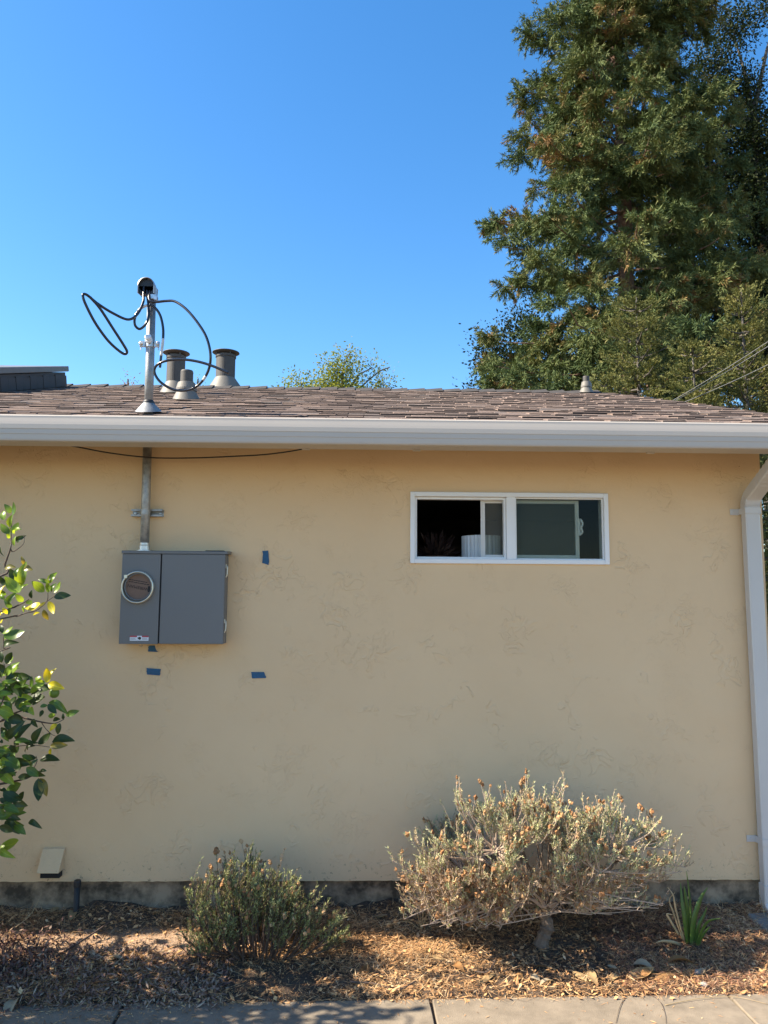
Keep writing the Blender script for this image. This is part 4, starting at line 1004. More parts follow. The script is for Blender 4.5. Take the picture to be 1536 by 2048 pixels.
def fir(px, ytop, D, halfpx, label, zlow=1.2, rnd=.5, seed=1):
    """young fir: stubby finger shoots in tiers"""
    random.seed(seed)
    k = (D - CAM[1]) / FPX; tp_ = at(px, ytop, D); base_ = Vector((tp_.x, D, -.05)); H = tp_.z
    t = empty('fir_tree', base_); tag(t, label, 'tree', 'young firs behind the house')
    tr_ = MB(); tr_.tube([(tp_.x, D, z) for z in np.linspace(-.05, H - .1, 10)], list(np.linspace(.11, .015, 10)), 9); tr_.build('trunk', 'grey_bark', t, smooth=True)
    br = MB(); SB = []; SD = []; SL = []; ST = []
    z = zlow; ang = random.random() * 6
    Rb = halfpx * k
    while z < H - .12:
        u = (H - z) / (H - zlow)
        Rm0 = Rb * min(1, (u * 2.4) ** rnd)
        for q in range(6):
            ang += 1.047 + random.uniform(-.3, .3); Rm = Rm0 * random.uniform(.7, 1.1)
            dx, dy = math.cos(ang), math.sin(ang); a = Vector((tp_.x, D, z + random.uniform(-.1, .1)))
            tip = a + Vector((dx * Rm, dy * Rm, Rm * random.uniform(.05, .35)))
            P = limb(br, a, tip, .022, .006, -.04, 4, 3, .02)
            warm = random.random()
            ns = int(9 + Rm * 36)
            for s_ in range(ns):
                tt_ = .22 + .8 * (s_ + random.random()) / ns
                c = a.lerp(tip, min(tt_, 1.03)) + Vector((random.uniform(-1, 1) * .16, random.uniform(-1, 1) * .16, random.uniform(-.09, .14)))
                d_ = Vector((dx, dy, .25)) * .6 + Vector((-dy, dx, 0)) * random.uniform(-1, 1) + Vector((0, 0, random.uniform(-.1, .7)))
                SB.append(c); SD.append(d_.normalized()); SL.append(random.uniform(.10, .20)); ST.append(min(1, max(0, .42 + .28 * (warm - .5) + random.uniform(-.2, .25))))
        z += .34
    tag(br.build('branches', 'grey_bark', t), kind='stuff')
    SB = np.array(SB); SD = np.array(SD); SL = np.array(SL); ST = np.array(ST); ns = len(SB); per = 24
    u_ = RNG.random((ns, per, 1)); b_ = SB[:, None, :] + SD[:, None, :] * SL[:, None, None] * u_
    rad = RNG.normal(size=(ns, per, 3)); dv_ = SD[:, None, :] * 1.0 + rad / np.linalg.norm(rad, axis=2, keepdims=True) * .7
    n = ns * per
    cloud('crown', 'fir_needle', t, b_.reshape(-1, 3), dv_.reshape(-1, 3), RNG.uniform(.035, .065, n), RNG.uniform(.010, .020, n),
          np.clip(np.repeat(ST, per) + RNG.normal(size=n) * .06, 0, 1))
fir(1272, 585, 11.0, 100, 'round-topped young fir in front of the redwood trunk', seed=3)
fir(1482, 570, 10.2, 105, 'pointed young fir at the right edge behind the overhead wires', rnd=.8, seed=5)
fir(1385, 688, 9.6, 95, 'shorter olive fir between the two taller firs', rnd=.55, seed=8)
fir(1213, 748, 8.3, 30, 'small fir tip rising just right of the roof vent pipe', zlow=2.6, rnd=.5, seed=9)
random.seed(21)

def broad(name, label, blobs, D, dens, m, lsz, trunk, cat='tree', group=None, bark='grey_bark', tmean=.45, spread=.18, base_x=None):
    """broad crown: leaves in many small clumps spread through lobes given by picture position"""
    k = (D - CAM[1]) / FPX
    c0_ = at(blobs[0][0], blobs[0][1], D); bxx = base_x if base_x is not None else c0_.x
    t = empty(name, (bxx, D, -.05)); tag(t, label, cat, group)
    br = MB(); top = max(at(x_, y_, D).z for x_, y_, *_ in blobs)
    limb(br, (bxx, D, -.05), (c0_.x, D, c0_.z), trunk, trunk * .35, 0, 10, 8, .012)
    B = []; DV = []; T_ = []
    for (x_, y_, rx, ry) in blobs:
        c = at(x_, y_, D); RX, RZ = rx * k, ry * k; RYd = (RX + RZ) * .45
        zj = min(max(.5, c.z - (abs(c.x - c0_.x) * .6 + .3)), c0_.z); fz_ = zj / max(.1, c0_.z)
        limb(br, (bxx + (c0_.x - bxx) * fz_, D, zj), (c.x, D, c.z), trunk * .3, .012, .1, 5, 5, .03)
        ncl = int(dens * (rx * ry) / 700)
        for _ in range(ncl):
            v = RNG.normal(size=3); v /= np.linalg.norm(v); v *= RNG.random() ** .38
            cc = np.array([c.x + v[0] * RX, D + v[1] * RYd, c.z + v[2] * RZ])
            n = int(26 * random.uniform(.6, 1.5)); off = RNG.normal(size=(n, 3)) * lsz * 2.1
            B.append(cc + off); dv_ = unit(off) + RNG.normal(size=(n, 3)) * .5; dv_[:, 2] -= .15; DV.append(dv_)
            T_.append(np.clip(RNG.normal(tmean + random.uniform(-.15, .15), spread, n), 0, 1))
            if random.random() < .35: limb(br, c.lerp(Vector(cc), .3), Vector(cc), .012, .004, 0, 3, 2, .05)
    tag(br.build('branches', bark, t), kind='stuff')
    B = np.concatenate(B); n = len(B)
    cloud('crown', m, t, B, np.concatenate(DV), RNG.uniform(.7, 1.5, n) * lsz, RNG.uniform(.4, .75, n) * lsz, np.concatenate(T_))
    return t
broad('dark_evergreen', 'dark spreading evergreen filling the right edge behind the redwood',
      [(1505, 260, 60, 60), (1470, 620, 95, 120), (1430, 420, 90, 110), (1520, 380, 80, 90), (1400, 600, 80, 90), (1530, 540, 80, 90), (1340, 700, 110, 70), (1480, 720, 120, 80), (1560, 650, 90, 200),
       (1560, 880, 70, 70), (1350, 520, 70, 90), (1440, 300, 60, 80), (1545, 15, 45, 30), (1430, 150, 60, 70), (1465, 50, 45, 60), (1490, 190, 45, 60), (1525, 300, 50, 70), (1500, 430, 70, 90), (1380, 300, 60, 90), (1330, 420, 60, 80), (1300, 600, 80, 80)],
      25.0, 22.0, 'dark_foliage', .12, .45)
broad('dark_evergreen', 'dark leafy tree low behind the left side of the redwood',
      [(1130, 745, 130, 55), (1020, 755, 72, 45), (985, 705, 38, 50), (1050, 660, 50, 50), (1240, 720, 100, 70), (1000, 800, 80, 50), (1120, 830, 150, 60)], 23.0, 20.0, 'dark_foliage', .11, .3)
broad('garden_tree', 'light green sparse treetop showing above the middle of the ridge',
      [(685, 745, 45, 34), (700, 708, 14, 13), (648, 765, 30, 16), (596, 765, 22, 12), (745, 735, 13, 12), (760, 768, 26, 14), (780, 734, 6, 6), (620, 790, 60, 24), (700, 800, 90, 30)], 14.0, 30.0, 'spring_leaf', .062, .10, tmean=.5, spread=.25)
broad('garden_tree', 'tiny orange-brown treetop poking over the ridge left of the mast',
      [(256, 758, 8, 6), (258, 790, 20, 22)], 14.0, 40.0, 'autumn_leaf', .045, .05)
broad('garden_tree', 'tiny pale treetop poking over the ridge between the two flues',
      [(396, 758, 5, 7), (398, 792, 16, 18)], 14.0, 40.0, 'spring_leaf', .04, .05)
broad('clipped_shrub', 'olive shrub beyond the right corner of the house',
      [(1560, 1180, 60, 80), (1640, 1170, 70, 90), (1545, 1260, 60, 80)], 13.0, 30.0, 'hedge_leaf', .06, .08, cat='shrub', tmean=.5)

# overhead service lines
for i, (pa, pb, r_) in enumerate((((1318, 806), (1600, 640), .0048), ((1322, 806), (1606, 648), .0048), ((1340, 805), (1610, 692), .0048))):
    a, b = at(pa[0], pa[1], 9.0), at(pb[0], pb[1], 8.0); a2 = a + (a - b) * .6
    P = [a2.lerp(b, t_ / 14) for t_ in range(15)]
    for j, p in enumerate(P): p.z -= .10 * 4 * (j / 14) * (1 - j / 14)
    m = MB(); m.tube(P, r_, 6)
    tag(m.build('overhead_wire', 'wire_grey', smooth=True),
        ('upper wire of the pair crossing the firs at right', 'lower wire of the pair crossing the firs at right', 'single lower wire crossing in front of the firs at right')[i], 'wire', 'overhead service wires')

# ================================================================== CITRUS TREE
CY = -.70
ct = empty('citrus_tree', (-2.75, -.95, 0)); tag(ct, 'citrus tree with green and yellow leaves reaching in from the left', 'tree')
def leaf_mesh(name, m, curl=.10, fold=.10, wd_=.21):
    mb = MB(); n = 10; vs = []; fs = []
    for i in range(n + 1):
        t = i / n; wv = wd_ * (math.sin(math.pi * min(1, t ** .82)) ** .85) + (.008 if t < .98 else 0)
        zc = curl * math.sin(math.pi * t) - curl * 1.2 * t * t
        vs += [(t, -wv, zc + fold * wv * 2.2), (t, -wv * .5, zc + fold * wv * .9), (t, 0, zc), (t, wv * .5, zc + fold * wv * .9), (t, wv, zc + fold * wv * 2.2)]
    for i in range(n):
        for j in range(4): fs.append((i * 5 + j, i * 5 + j + 1, (i + 1) * 5 + j + 1, (i + 1) * 5 + j))
    mb.add(vs, fs); return mb.mesh(name, m, True)
LM = {c: [leaf_mesh('leaf', m, cu, fo, wi) for cu, fo, wi in ((.10, .14, .21), (.22, .20, .19), (-.08, .08, .24))]
      for c, m in (('d', 'citrus_dark'), ('g', 'citrus_green'), ('l', 'citrus_light'), ('y', 'citrus_yellow'), ('o', 'citrus_olive'))}
Z2 = """130,165,65,60,g 160,190,180,40,g 125,160,130,80,l 50,250,40,140,l 120,340,140,200,l 110,420,15,310,g 150,400,225,295,l 180,420,235,350,l 130,470,85,410,l 135,440,130,350,l
180,570,185,460,l 205,520,290,450,d 60,700,0,600,d 60,850,175,830,o 290,800,270,710,o 300,840,385,860,o 240,1150,80,980,l 245,1070,300,810,l 200,960,215,850,g 200,1010,130,870,d 250,1140,320,1045,l
60,1060,0,960,d 0,1200,50,1060,y 100,1300,180,1160,g 290,1260,200,1180,l 390,1220,390,1130,d 550,1140,415,1020,l 600,1150,590,1030,l 600,1030,490,985,g 610,1040,685,905,l 610,1000,630,935,d
670,1150,750,1030,l 640,1140,680,1040,g 670,1210,855,1180,d 500,1290,340,1350,y 560,1270,500,1320,y 600,1260,670,1400,y 500,1400,420,1420,y 540,1360,590,1480,o 300,1310,290,1380,l 400,1250,330,1290,l
0,1440,60,1380,y 0,1520,40,1480,y 30,1660,155,1585,l 40,1690,285,1645,g 50,1740,130,1700,l 40,1830,185,1760,d 0,1560,30,1640,d 20,2020,0,1880,d 60,2010,150,1900,d 90,2030,160,1950,l
150,1330,60,1250,g 60,1240,0,1160,l 30,1340,90,1410,y 120,1330,110,1420,g 0,1120,70,1180,g"""
Z3 = """70,160,170,30,l 60,220,135,165,l 0,230,50,270,g 150,170,300,180,d 110,200,215,350,d 300,270,330,170,g 350,180,410,180,l 470,230,470,90,y 500,220,525,100,y 470,200,480,160,g 350,210,440,220,l 480,240,620,280,y
310,350,530,265,d 240,400,440,385,d 220,420,290,440,l 400,470,470,450,g 490,420,655,510,g 480,440,555,530,d 430,500,400,560,d 480,560,550,550,l 660,555,775,510,g 630,590,630,540,d 530,600,590,590,d
80,590,220,610,d 330,590,360,660,d 600,630,575,735,d 570,640,500,700,y 60,600,100,700,d 70,780,205,645,d 160,800,275,650,d 330,820,400,690,d 380,840,500,740,d 520,820,720,790,d 500,860,655,850,o 510,880,505,955,y
330,820,240,825,d 350,860,240,900,d 0,870,110,950,d 30,830,0,800,d 400,1000,570,990,d 100,1030,300,1030,d 250,970,350,980,d 0,1120,130,1100,d 180,1170,300,1160,d 320,1110,360,1090,d 400,1110,455,1105,d
385,1180,385,1390,d 400,1180,460,1340,o 30,1320,195,1410,d 0,1290,60,1310,d 0,1380,70,1430,d 60,1490,145,1480,d 40,1580,190,1585,d 50,1610,175,1715,d 0,1460,50,1480,d 0,1860,180,1820,l 0,1890,115,1965,l
130,940,190,830,d 150,1000,100,1060,d 0,330,60,300,d 20,420,0,480,g 90,430,170,380,d 190,480,250,430,l 300,470,330,540,l 30,290,110,340,d 60,330,160,260,g 180,300,260,250,g 200,350,300,300,d 20,520,90,460,d 120,470,40,420,g
230,520,300,470,g 60,760,20,680,d 150,880,200,800,d 280,900,350,820,d 20,1000,90,940,d 60,1060,140,990,d 150,1100,220,1040,d 300,1060,360,1000,d 90,1190,140,1130,d 40,700,70,800,g 100,850,160,920,d 190,240,250,170,l
10,180,40,90,d 0,40,30,120,d 60,40,90,-30,d 230,210,180,150,g"""
def place_leaves(src, sc_, oy):
    for tok in src.split():
        bx_, by_, tx_, ty_, c = tok.split(','); bx_, by_, tx_, ty_ = map(float, (bx_, by_, tx_, ty_))
        Yb = CY + random.uniform(-.14, .10)
        a = at(bx_ / sc_, oy + by_ / sc_, Yb); b = at(tx_ / sc_, oy + ty_ / sc_, Yb + random.uniform(-.03, .02))
        ax = b - a; Lq = ax.length; ax.normalize()
        nrm = Vector((random.uniform(-.5, .3), random.uniform(-1.0, -.45), random.uniform(.05, .7))); nrm = (nrm - ax * nrm.dot(ax)).normalized()
        sd_ = nrm.cross(ax); M = Matrix((ax, sd_, nrm)).transposed().to_4x4()
        wide = random.uniform(.9, 1.2) * (1.0 if Lq > .05 else 1.2); Lq *= 1.12
        link_copy(random.choice(LM[c]), 'leaf', ct, Matrix.Translation(a) @ M @ Matrix.Diagonal((Lq, Lq * wide, Lq, 1)))
place_leaves(Z2, 6.206, 1000); place_leaves(Z3, 4.994, 1320)
extra = []
for _ in range(70):                       # leaves deeper in the boughs
    y_ = random.choice((random.gauss(380, 90), random.gauss(900, 150), random.gauss(1050, 120), random.gauss(1500, 110), random.gauss(250, 60))); x_ = abs(random.gauss(0, 150)); a_ = random.uniform(-.9, .9); l_ = random.uniform(90, 170)
    extra.append('%.0f,%.0f,%.0f,%.0f,%s' % (x_ - 60, y_, x_ - 60 + l_ * math.cos(a_), y_ + l_ * math.sin(a_), random.choice('dddgggl' if y_ > 500 else 'dggll')))
place_leaves(' '.join(extra), 4.994, 1320)
cbm = MB()
def cbranch(pts, sc_, oy, r0, r1, ext=None):
    P = [at(x_ / sc_, oy + y_ / sc_, CY + .02 * math.sin(i * 2.1)) for i, (x_, y_) in enumerate(pts)]
    if ext: P = [Vector(e) for e in ext] + P
    c_ = curve(P, 5); cbm.tube(c_, [r0 + (r1 - r0) * i / (len(c_) - 1) for i in range(len(c_))], 7)
trunk_top = (-2.55, -.92, .75)
cbranch([(0, 950), (60, 800), (130, 600), (135, 480), (150, 190)], 6.206, 1000, .007, .002, [(-2.5, -.92, 1.1), (-2.1, -.8, 1.75)])
cbranch([(130, 600), (165, 640), (290, 545), (298, 430)], 6.206, 1000, .003, .0012)
cbranch([(0, 1390), (150, 1340), (300, 1270), (360, 1230)], 6.206, 1000, .005, .002, [(-2.4, -.9, 1.4)])
cbranch([(40, 1470), (200, 1445), (330, 1400), (450, 1370), (580, 1260), (595, 1150)], 6.206, 1000, .004, .0015, [(-2.3, -.85, 1.5)])
cbranch([(580, 1260), (640, 1220), (680, 1190)], 6.206, 1000, .002, .001)
cbranch([(0, 1880), (45, 1840), (40, 1700)], 6.206, 1000, .003, .0015, [(-2.2, -.8, 1.3)])
cbranch([(0, 610), (60, 570), (150, 530), (260, 490)], 4.994, 1320, .008, .003, [trunk_top, (-2.1, -.8, 1.05)])
cbranch([(130, 545), (250, 580), (370, 610), (480, 630), (560, 630), (640, 590)], 4.994, 1320, .005, .0015)
cbranch([(415, 625), (460, 690), (520, 745), (555, 760)], 4.994, 1320, .002, .0012)
cbranch([(0, 1240), (130, 1215), (270, 1180), (400, 1110)], 4.994, 1320, .007, .003, [(-2.6, -.94, .5), (-2.2, -.82, .8)])
cbranch([(0, 1590), (40, 1560), (60, 1500)], 4.994, 1320, .004, .002, [(-2.3, -.85, .7)])
cbranch([(40, 40), (60, 150), (55, 280), (30, 400), (-60, 560)], 4.994, 1320, .002, .004)
cbranch([(360, 960), (370, 1010), (340, 1080)], 4.994, 1320, .0015, .002)
cbranch([(-40, 960), (60, 880), (180, 860), (330, 850), (500, 870)], 4.994, 1320, .004, .001)
cbm.build('branches', 'twig_brown', ct, smooth=True)
tk = MB(); tk.tube(curve([(-2.75, -.95, -.05), (-2.72, -.95, .3), (-2.6, -.93, .6), (-2.52, -.92, 1.0), (-2.5, -.95, 1.5), (-2.6, -1.0, 2.0)], 5), [.05 - .0013 * i for i in range(26)], 12); tk.build('trunk', 'grey_bark', ct, smooth=True)
fz = at(543 / 4.994, 1320 + 328 / 4.994, CY + .02); fm = MB(); fm.lathe([(.0005, -.024), (.010, -.0225), (.0185, -.0155), (.0225, -.004), (.022, .006), (.0165, .017), (.008, .0225), (.0005, .0235)], fz, seg=20); fm.build('fruit', 'fruit_green', ct, smooth=True)
# the rest of the crown, left of the picture: it throws the dappled shade on the bed and walk
lv = LM['d'][0]; lp_ = [v.co.copy() for v in lv.vertices]; lfaces = [tuple(p.vertices) for p in lv.polygons]
cr = MB()
for _ in range(2300):
    v = RNG.normal(size=3); v /= np.linalg.norm(v); v *= RNG.random() ** .4
    c = Vector((-2.62 + v[0] * .80, -1.12 + v[1] * .52, 1.40 + v[2] * .92))
    if c.x > -1.93 + .30 * max(0, -1.0 - c.y): continue
    ax = Vector(RNG.normal(size=3)).normalized(); nr = Vector(RNG.normal(size=3)); nr.z += 1.2; nr = (nr - ax * nr.dot(ax)).normalized(); sd_ = nr.cross(ax); Lq = random.uniform(.07, .11)
    cr.add([c + (ax * p.x + sd_ * p.y + nr * p.z) * Lq for p in lp_[::1]], lfaces)
for _ in range(650):
    c = Vector((random.uniform(-2.7, -1.86), random.uniform(-.95, -.42), random.uniform(.15, 1.25))); ax = Vector(RNG.normal(size=3)).normalized(); nr = Vector(RNG.normal(size=3)); nr.z += 1.2; nr = (nr - ax * nr.dot(ax)).normalized(); sd_ = nr.cross(ax); Lq = random.uniform(.07, .11)
    cr.add([c + (ax * p.x + sd_ * p.y + nr * p.z) * Lq for p in lp_], lfaces)
tag(cr.build('crown', 'citrus_dark', ct, smooth=True), kind='stuff')

# ================================================================== SHRUBS
def shrub(name, label, base_, targets, stemmat, leafm, nleaf, flowers, leafl, trunkspec=None, up=.5, lean=0.0, tm=.5, flsz=.010, primaries=None, basew=0.0):
    """woody herb: stems fan from the base to given tips, clothed in narrow leaves, with dry flower heads"""
    e = empty(name, base_); tag(e, label, 'shrub')
    st = MB(); LB = []; LD = []; LT = []; FB = []; FDm = []
    org = Vector(base_)
    if trunkspec:
        tk_ = MB(); P = curve(trunkspec, 5); n = len(P)
        tk_.tube(P, [.036 - .010 * i / n + .006 * math.sin(i * 2.3) + random.uniform(-.003, .003) for i in range(n)], 9); tk_.build('trunk', 'shrub_wood', e, smooth=False); org = Vector(trunkspec[-1])
        for q in range(9):
            a = 6.28 * q / 9 + random.random(); d_ = Vector((math.cos(a) * .16, math.sin(a) * .10, .06 + .08 * random.random()))
            tk2 = curve([org - Vector((0, 0, .03)), org + d_ * .5, org + d_], 4); st.tube(tk2, [.012, .011, .010, .009, .008, .007, .006, .006, .005], 6)
    hubs = [org]; wood = MB()
    if primaries:
        hubs = []
        for (pt, r0_) in primaries:
            pt = Vector(pt); m1_ = org.lerp(pt, .45) + Vector((random.uniform(-.04, .04), random.uniform(-.03, .03), random.uniform(-.05, .01)))
            P = curve([org, m1_, pt], 6); wood.tube(P, [r0_ * (1 - .45 * i / 12) for i in range(13)], 6); hubs += [P[5], P[8], P[12]]
    org0 = org
    for (tip, shoots) in targets:
        tip = Vector(tip)
        if primaries: org = min(hubs, key=lambda h: (h - tip).length * random.uniform(.75, 1.3) + (.3 if h.z > tip.z + .05 else 0))
        elif basew: org = org0 + Vector(((tip.x - org0.x) * basew, (tip.y - org0.y) * basew * .5, 0)); org.z = bed_z(org.x, org.y)
        mid = org.lerp(tip, .5); mid.z += (tip - org).length * random.uniform(-.10, .06) * (1 - up)
        out = Vector((tip.x - org.x, tip.y - org.y, 0)) * .12; mid += out
        P = curve([org + Vector((random.uniform(-.02, .02), random.uniform(-.02, .02), 0)), mid, tip], 6); n = len(P)
        st.tube(P, [.0042 - .0027 * i / n for i in range(n)], 4)
        for _ in range(shoots):
            t = random.uniform(.45, 1.0); i = min(int(t * (n - 1)), n - 2); p = P[i].lerp(P[i + 1], t * (n - 1) - i)
            d_ = (tip - org).normalized() * .6 + Vector((random.uniform(-.7, .7) + lean, random.uniform(-.6, .6), up + random.uniform(.1, .7)))
            d_.normalize(); L = random.uniform(.035, .10) * random.choice((.8, 1, 1, 1.6))
            q = p + d_ * L; mid2 = p + d_ * L * .5 + Vector((random.uniform(-.01, .01), random.uniform(-.01, .01), -.004)); st.tube([p, mid2, q], [.0016, .0013, .0009], 3)
            k_ = nleaf
            u_ = RNG.random((k_, 1)) ** .8; pts = np.array(p) + (np.array(q) - np.array(p)) * u_
            LB.append(pts); r_ = unit(RNG.normal(size=(k_, 3))); LD.append(np.array(d_) * .85 + r_ * .65)
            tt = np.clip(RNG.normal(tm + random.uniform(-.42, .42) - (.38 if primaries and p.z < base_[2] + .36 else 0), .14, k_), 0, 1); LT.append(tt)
            if random.random() < flowers:
                for _c in range(random.choice((1, 2, 3, 5))):
                    FB.append(q + d_ * random.uniform(-.012, .016) + Vector((random.uniform(-1, 1), random.uniform(-1, 1), random.uniform(-1, 1))) * (.012 if _c else 0)); FDm.append((d_ + Vector((random.uniform(-.5, .5), random.uniform(-.5, .5), 0))).normalized())
        if random.random() < .35:
            q = tip + Vector((random.uniform(-.03, .03), 0, random.uniform(.03, .09))); st.tube([tip, q], [.0012, .0008], 3)
            if flowers: FB.append(q); FDm.append((q - tip).normalized())
    if primaries: tag(wood.build('limbs', 'shrub_wood', e, smooth=True), kind='stuff')
    tag(st.build('stems', stemmat, e), kind='stuff')
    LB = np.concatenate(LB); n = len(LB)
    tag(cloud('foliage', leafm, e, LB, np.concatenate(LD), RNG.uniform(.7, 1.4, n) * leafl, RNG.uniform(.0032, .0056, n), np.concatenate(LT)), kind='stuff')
    fm_ = MB()
    for p, d_ in zip(FB, FDm):
        s_ = flsz * random.uniform(.65, 1.3); u = d_.orthogonal().normalized(); w_ = d_.cross(u); vs = []; tn = random.random()
        for r_, h in ((.25, -1.1), (.8, -.5), (.9, .3), (.55, 1.0), (.1, 1.5)):
            for k in range(6):
                a = 6.283 * k / 6 + h; jj = random.uniform(.45, 1.5)
                vs.append(p + (u * math.cos(a) + w_ * math.sin(a)) * r_ * s_ * jj + d_ * h * s_)
        fm_.add(vs, [(i * 6 + k, i * 6 + (k + 1) % 6, (i + 1) * 6 + (k + 1) % 6, (i + 1) * 6 + k) for i in range(4) for k in range(6)] + [tuple(range(24, 30))], tn)
    if FB: tag(fm_.build('flower_heads', 'dry_flower', e), kind='stuff')
    return e
# the large shrub: outline of its crown read from the picture, depth filled around the trunk
bb = onbed(1085, 1893); BY = bb.y
outline = [(785, 1722), (800, 1760), (830, 1690), (850, 1735), (880, 1690), (905, 1640), (915, 1590), (935, 1610), (960, 1600), (985, 1625), (1010, 1620), (1025, 1590), (1060, 1582), (1085, 1600), (1112, 1585), (1105, 1620), (1140, 1640), (1170, 1612), (1190, 1640), (1205, 1630),
           (1232, 1625), (1240, 1665), (1258, 1650), (1290, 1672), (1300, 1660), (1330, 1685), (1345, 1700), (1372, 1735), (1350, 1745), (1320, 1765), (1280, 1775), (1230, 1790), (1180, 1800), (900, 1790), (860, 1790), (830, 1775), (810, 1800), (950, 1810)]
tg = []
for (x_, y_) in outline: tg.append((at(x_, y_ + (16 if y_ < 1660 else 0), BY + random.uniform(-.12, .06)), 10))
cx_, cy_ = 1085, 1745
for _ in range(165):
    x_, y_ = random.choice(outline); f_ = random.uniform(.25, .95); d_ = math.sqrt(max(0, 1 - f_ * f_)); sgn = random.choice((-1, -1, -1, 1))
    px_, py_ = cx_ + (x_ - cx_) * f_ + random.uniform(-18, 18), cy_ + (y_ - cy_) * f_ + random.uniform(-12, 12)
    tg.append((at(px_, py_, BY + sgn * d_ * .30 + .02), random.choice((8, 10, 12))))
for (x_, y_) in ((862, 1690), (872, 1665), (895, 1655), (880, 1680), (905, 1690), (868, 1705), (890, 1700), (920, 1670), (900, 1720)):
    for q in range(3): tg.append((at(x_ + random.uniform(-12, 12), y_ + random.uniform(-12, 12), -.10 + random.uniform(-.05, .05)), 8))
prim = []
for q in range(26):
    x_, y_ = random.choice(outline); f_ = random.uniform(.42, .66)
    prim.append((at(cx_ + (x_ - cx_) * f_, 1800 + (y_ - 1800) * f_ - 14, BY + random.uniform(-.20, .12)), random.uniform(.0035, .0065)))
for _ in range(135):                      # skirt reaching low on the left and in front
    x_ = random.triangular(800, 1330, 900); y_ = random.uniform(1765, 1862 if x_ < 1020 else 1835) - (abs(x_ - 1060) * .05 if x_ > 1060 else 0)
    if 1050 < x_ < 1150 and y_ > 1815: continue
    tg.append((at(x_, y_, BY + random.uniform(-.30, .10)), random.choice((4, 6, 8))))
for _ in range(70):                       # bare dead twigs tangled under the crown
    x_ = random.uniform(830, 1330); y_ = random.uniform(1770, 1845) - abs(x_ - 1085) * .08
    tg.append((at(x_, y_, BY + random.uniform(-.28, .1)), random.choice((1, 3, 6))))
for _ in range(46):                       # long spikes standing clear of the crown
    x_, y_ = random.choice(outline[2:28]); tg.append((at(x_ + random.uniform(-14, 14), y_ - random.uniform(-12, 6), BY + random.uniform(-.2, .05)), 2))
tsp = [bb + Vector((-.015, 0, -.04)), bb + Vector((.004, 0, .04)), bb + Vector((.026, .0, .10)), bb + Vector((.014, .01, .15)), bb + Vector((.03, .01, .19))]
shrub('lavender_shrub', 'large woody shrub with dry orange flower heads below the window', bb, tg, 'shrub_stem', 'grey_green_leaf', 20, .08, .0155, tsp, up=.6, tm=.55, flsz=.0090, primaries=prim)
# the smaller shrub, leaning to the right
b2 = onbed(520, 1925); B2 = b2.y
out2 = [(375, 1795), (385, 1768), (400, 1780), (425, 1765), (445, 1735), (455, 1745), (478, 1740), (495, 1725), (510, 1735), (540, 1775), (545, 1760), (570, 1770), (590, 1775), (600, 1800), (620, 1810), (640, 1830), (655, 1850), (672, 1855), (688, 1865), (680, 1890), (665, 1920), (380, 1850), (370, 1880), (375, 1910), (400, 1905)]
tg = [(at(x_, y_, B2 + random.uniform(-.02, .14)), 9) for x_, y_ in out2]
for _ in range(105):
    x_, y_ = random.choice(out2); f_ = random.uniform(.2, .95); d_ = math.sqrt(max(0, 1 - f_ * f_)); sgn = random.choice((-1, -1, 1))
    tg.append((at(505 + (x_ - 505) * f_ + random.uniform(-14, 14), 1850 + (y_ - 1850) * f_ + random.uniform(-10, 10), B2 + sgn * d_ * .17 + .06), 9))
for (x_, y_) in ((450, 1695), (455, 1710), (495, 1690), (500, 1700), (505, 1712), (520, 1720), (430, 1722), (490, 1722), (470, 1718)):
    for q in range(2): tg.append((at(x_ + random.uniform(-6, 6), y_ + random.uniform(10, 32), -.16), 4))
shrub('lavender_shrub', 'smaller dark green shrub leaning right in front of the footing', b2 + Vector((-.02, .05, 0)), tg, 'twig_brown', 'dark_green_leaf', 22, .022, .015, None, up=.65, lean=.4, tm=.45, flsz=.009, basew=.55)

# iris fan
ib = onbed(1382, 1890); ir = empty('iris_plant', ib); tag(ir, 'green iris fan of sword leaves right of the large shrub', 'plant')
def blade(pts, wd_, m, parent, name='blade'):
    P = curve([at(x_, y_, Y_) for x_, y_, Y_ in pts], 6); n = len(P); mb = MB(); vs = []
    for i, p in enumerate(P):
        t = i / (n - 1); w_ = wd_ * .9 * (1 - t ** 2.6) * (.75 + .6 * t * (1 - t)) + .0006
        T_ = (P[min(i + 1, n - 1)] - P[max(i - 1, 0)]).normalized(); sd_ = T_.cross(Vector((.25, -1, .1))).normalized()
        vs += [p - sd_ * w_, p + Vector((0, -w_ * .25, 0)), p + sd_ * w_]
    fs = [(i * 3 + j, i * 3 + j + 1, i * 3 + j + 4, i * 3 + j + 3) for i in range(n - 1) for j in range(2)]
    mb.add(vs, fs, .5); o_ = mb.build(name, m, parent, smooth=True); s_ = o_.modifiers.new('thick', 'SOLIDIFY'); s_.thickness = .0012; return o_
yb = ib.y
for pts, wd_ in (([(1376, 1890, yb), (1370, 1840, yb - .03), (1364, 1800, yb - .02), (1361, 1765, yb)], .016), ([(1379, 1890, yb + .01), (1376, 1830, yb), (1371, 1790, yb), (1368, 1772, yb)], .015), ([(1384, 1890, yb - .01), (1388, 1840, yb - .03), (1400, 1800, yb - .02), (1416, 1774, yb)], .020),
                 ([(1390, 1890, yb), (1398, 1850, yb - .02), (1408, 1830, yb), (1414, 1813, yb)], .014), ([(1394, 1891, yb - .02), (1404, 1862, yb - .06), (1418, 1842, yb - .09), (1442, 1837, yb - .12)], .011), ([(1397, 1893, yb - .02), (1402, 1878, yb - .04), (1412, 1862, yb - .06), (1422, 1852, yb - .07)], .010), ([(1386, 1890, yb), (1380, 1800, yb + .02), (1373, 1742, yb + .03)], .008)):
    blade(pts, wd_, 'iris_green', ir)
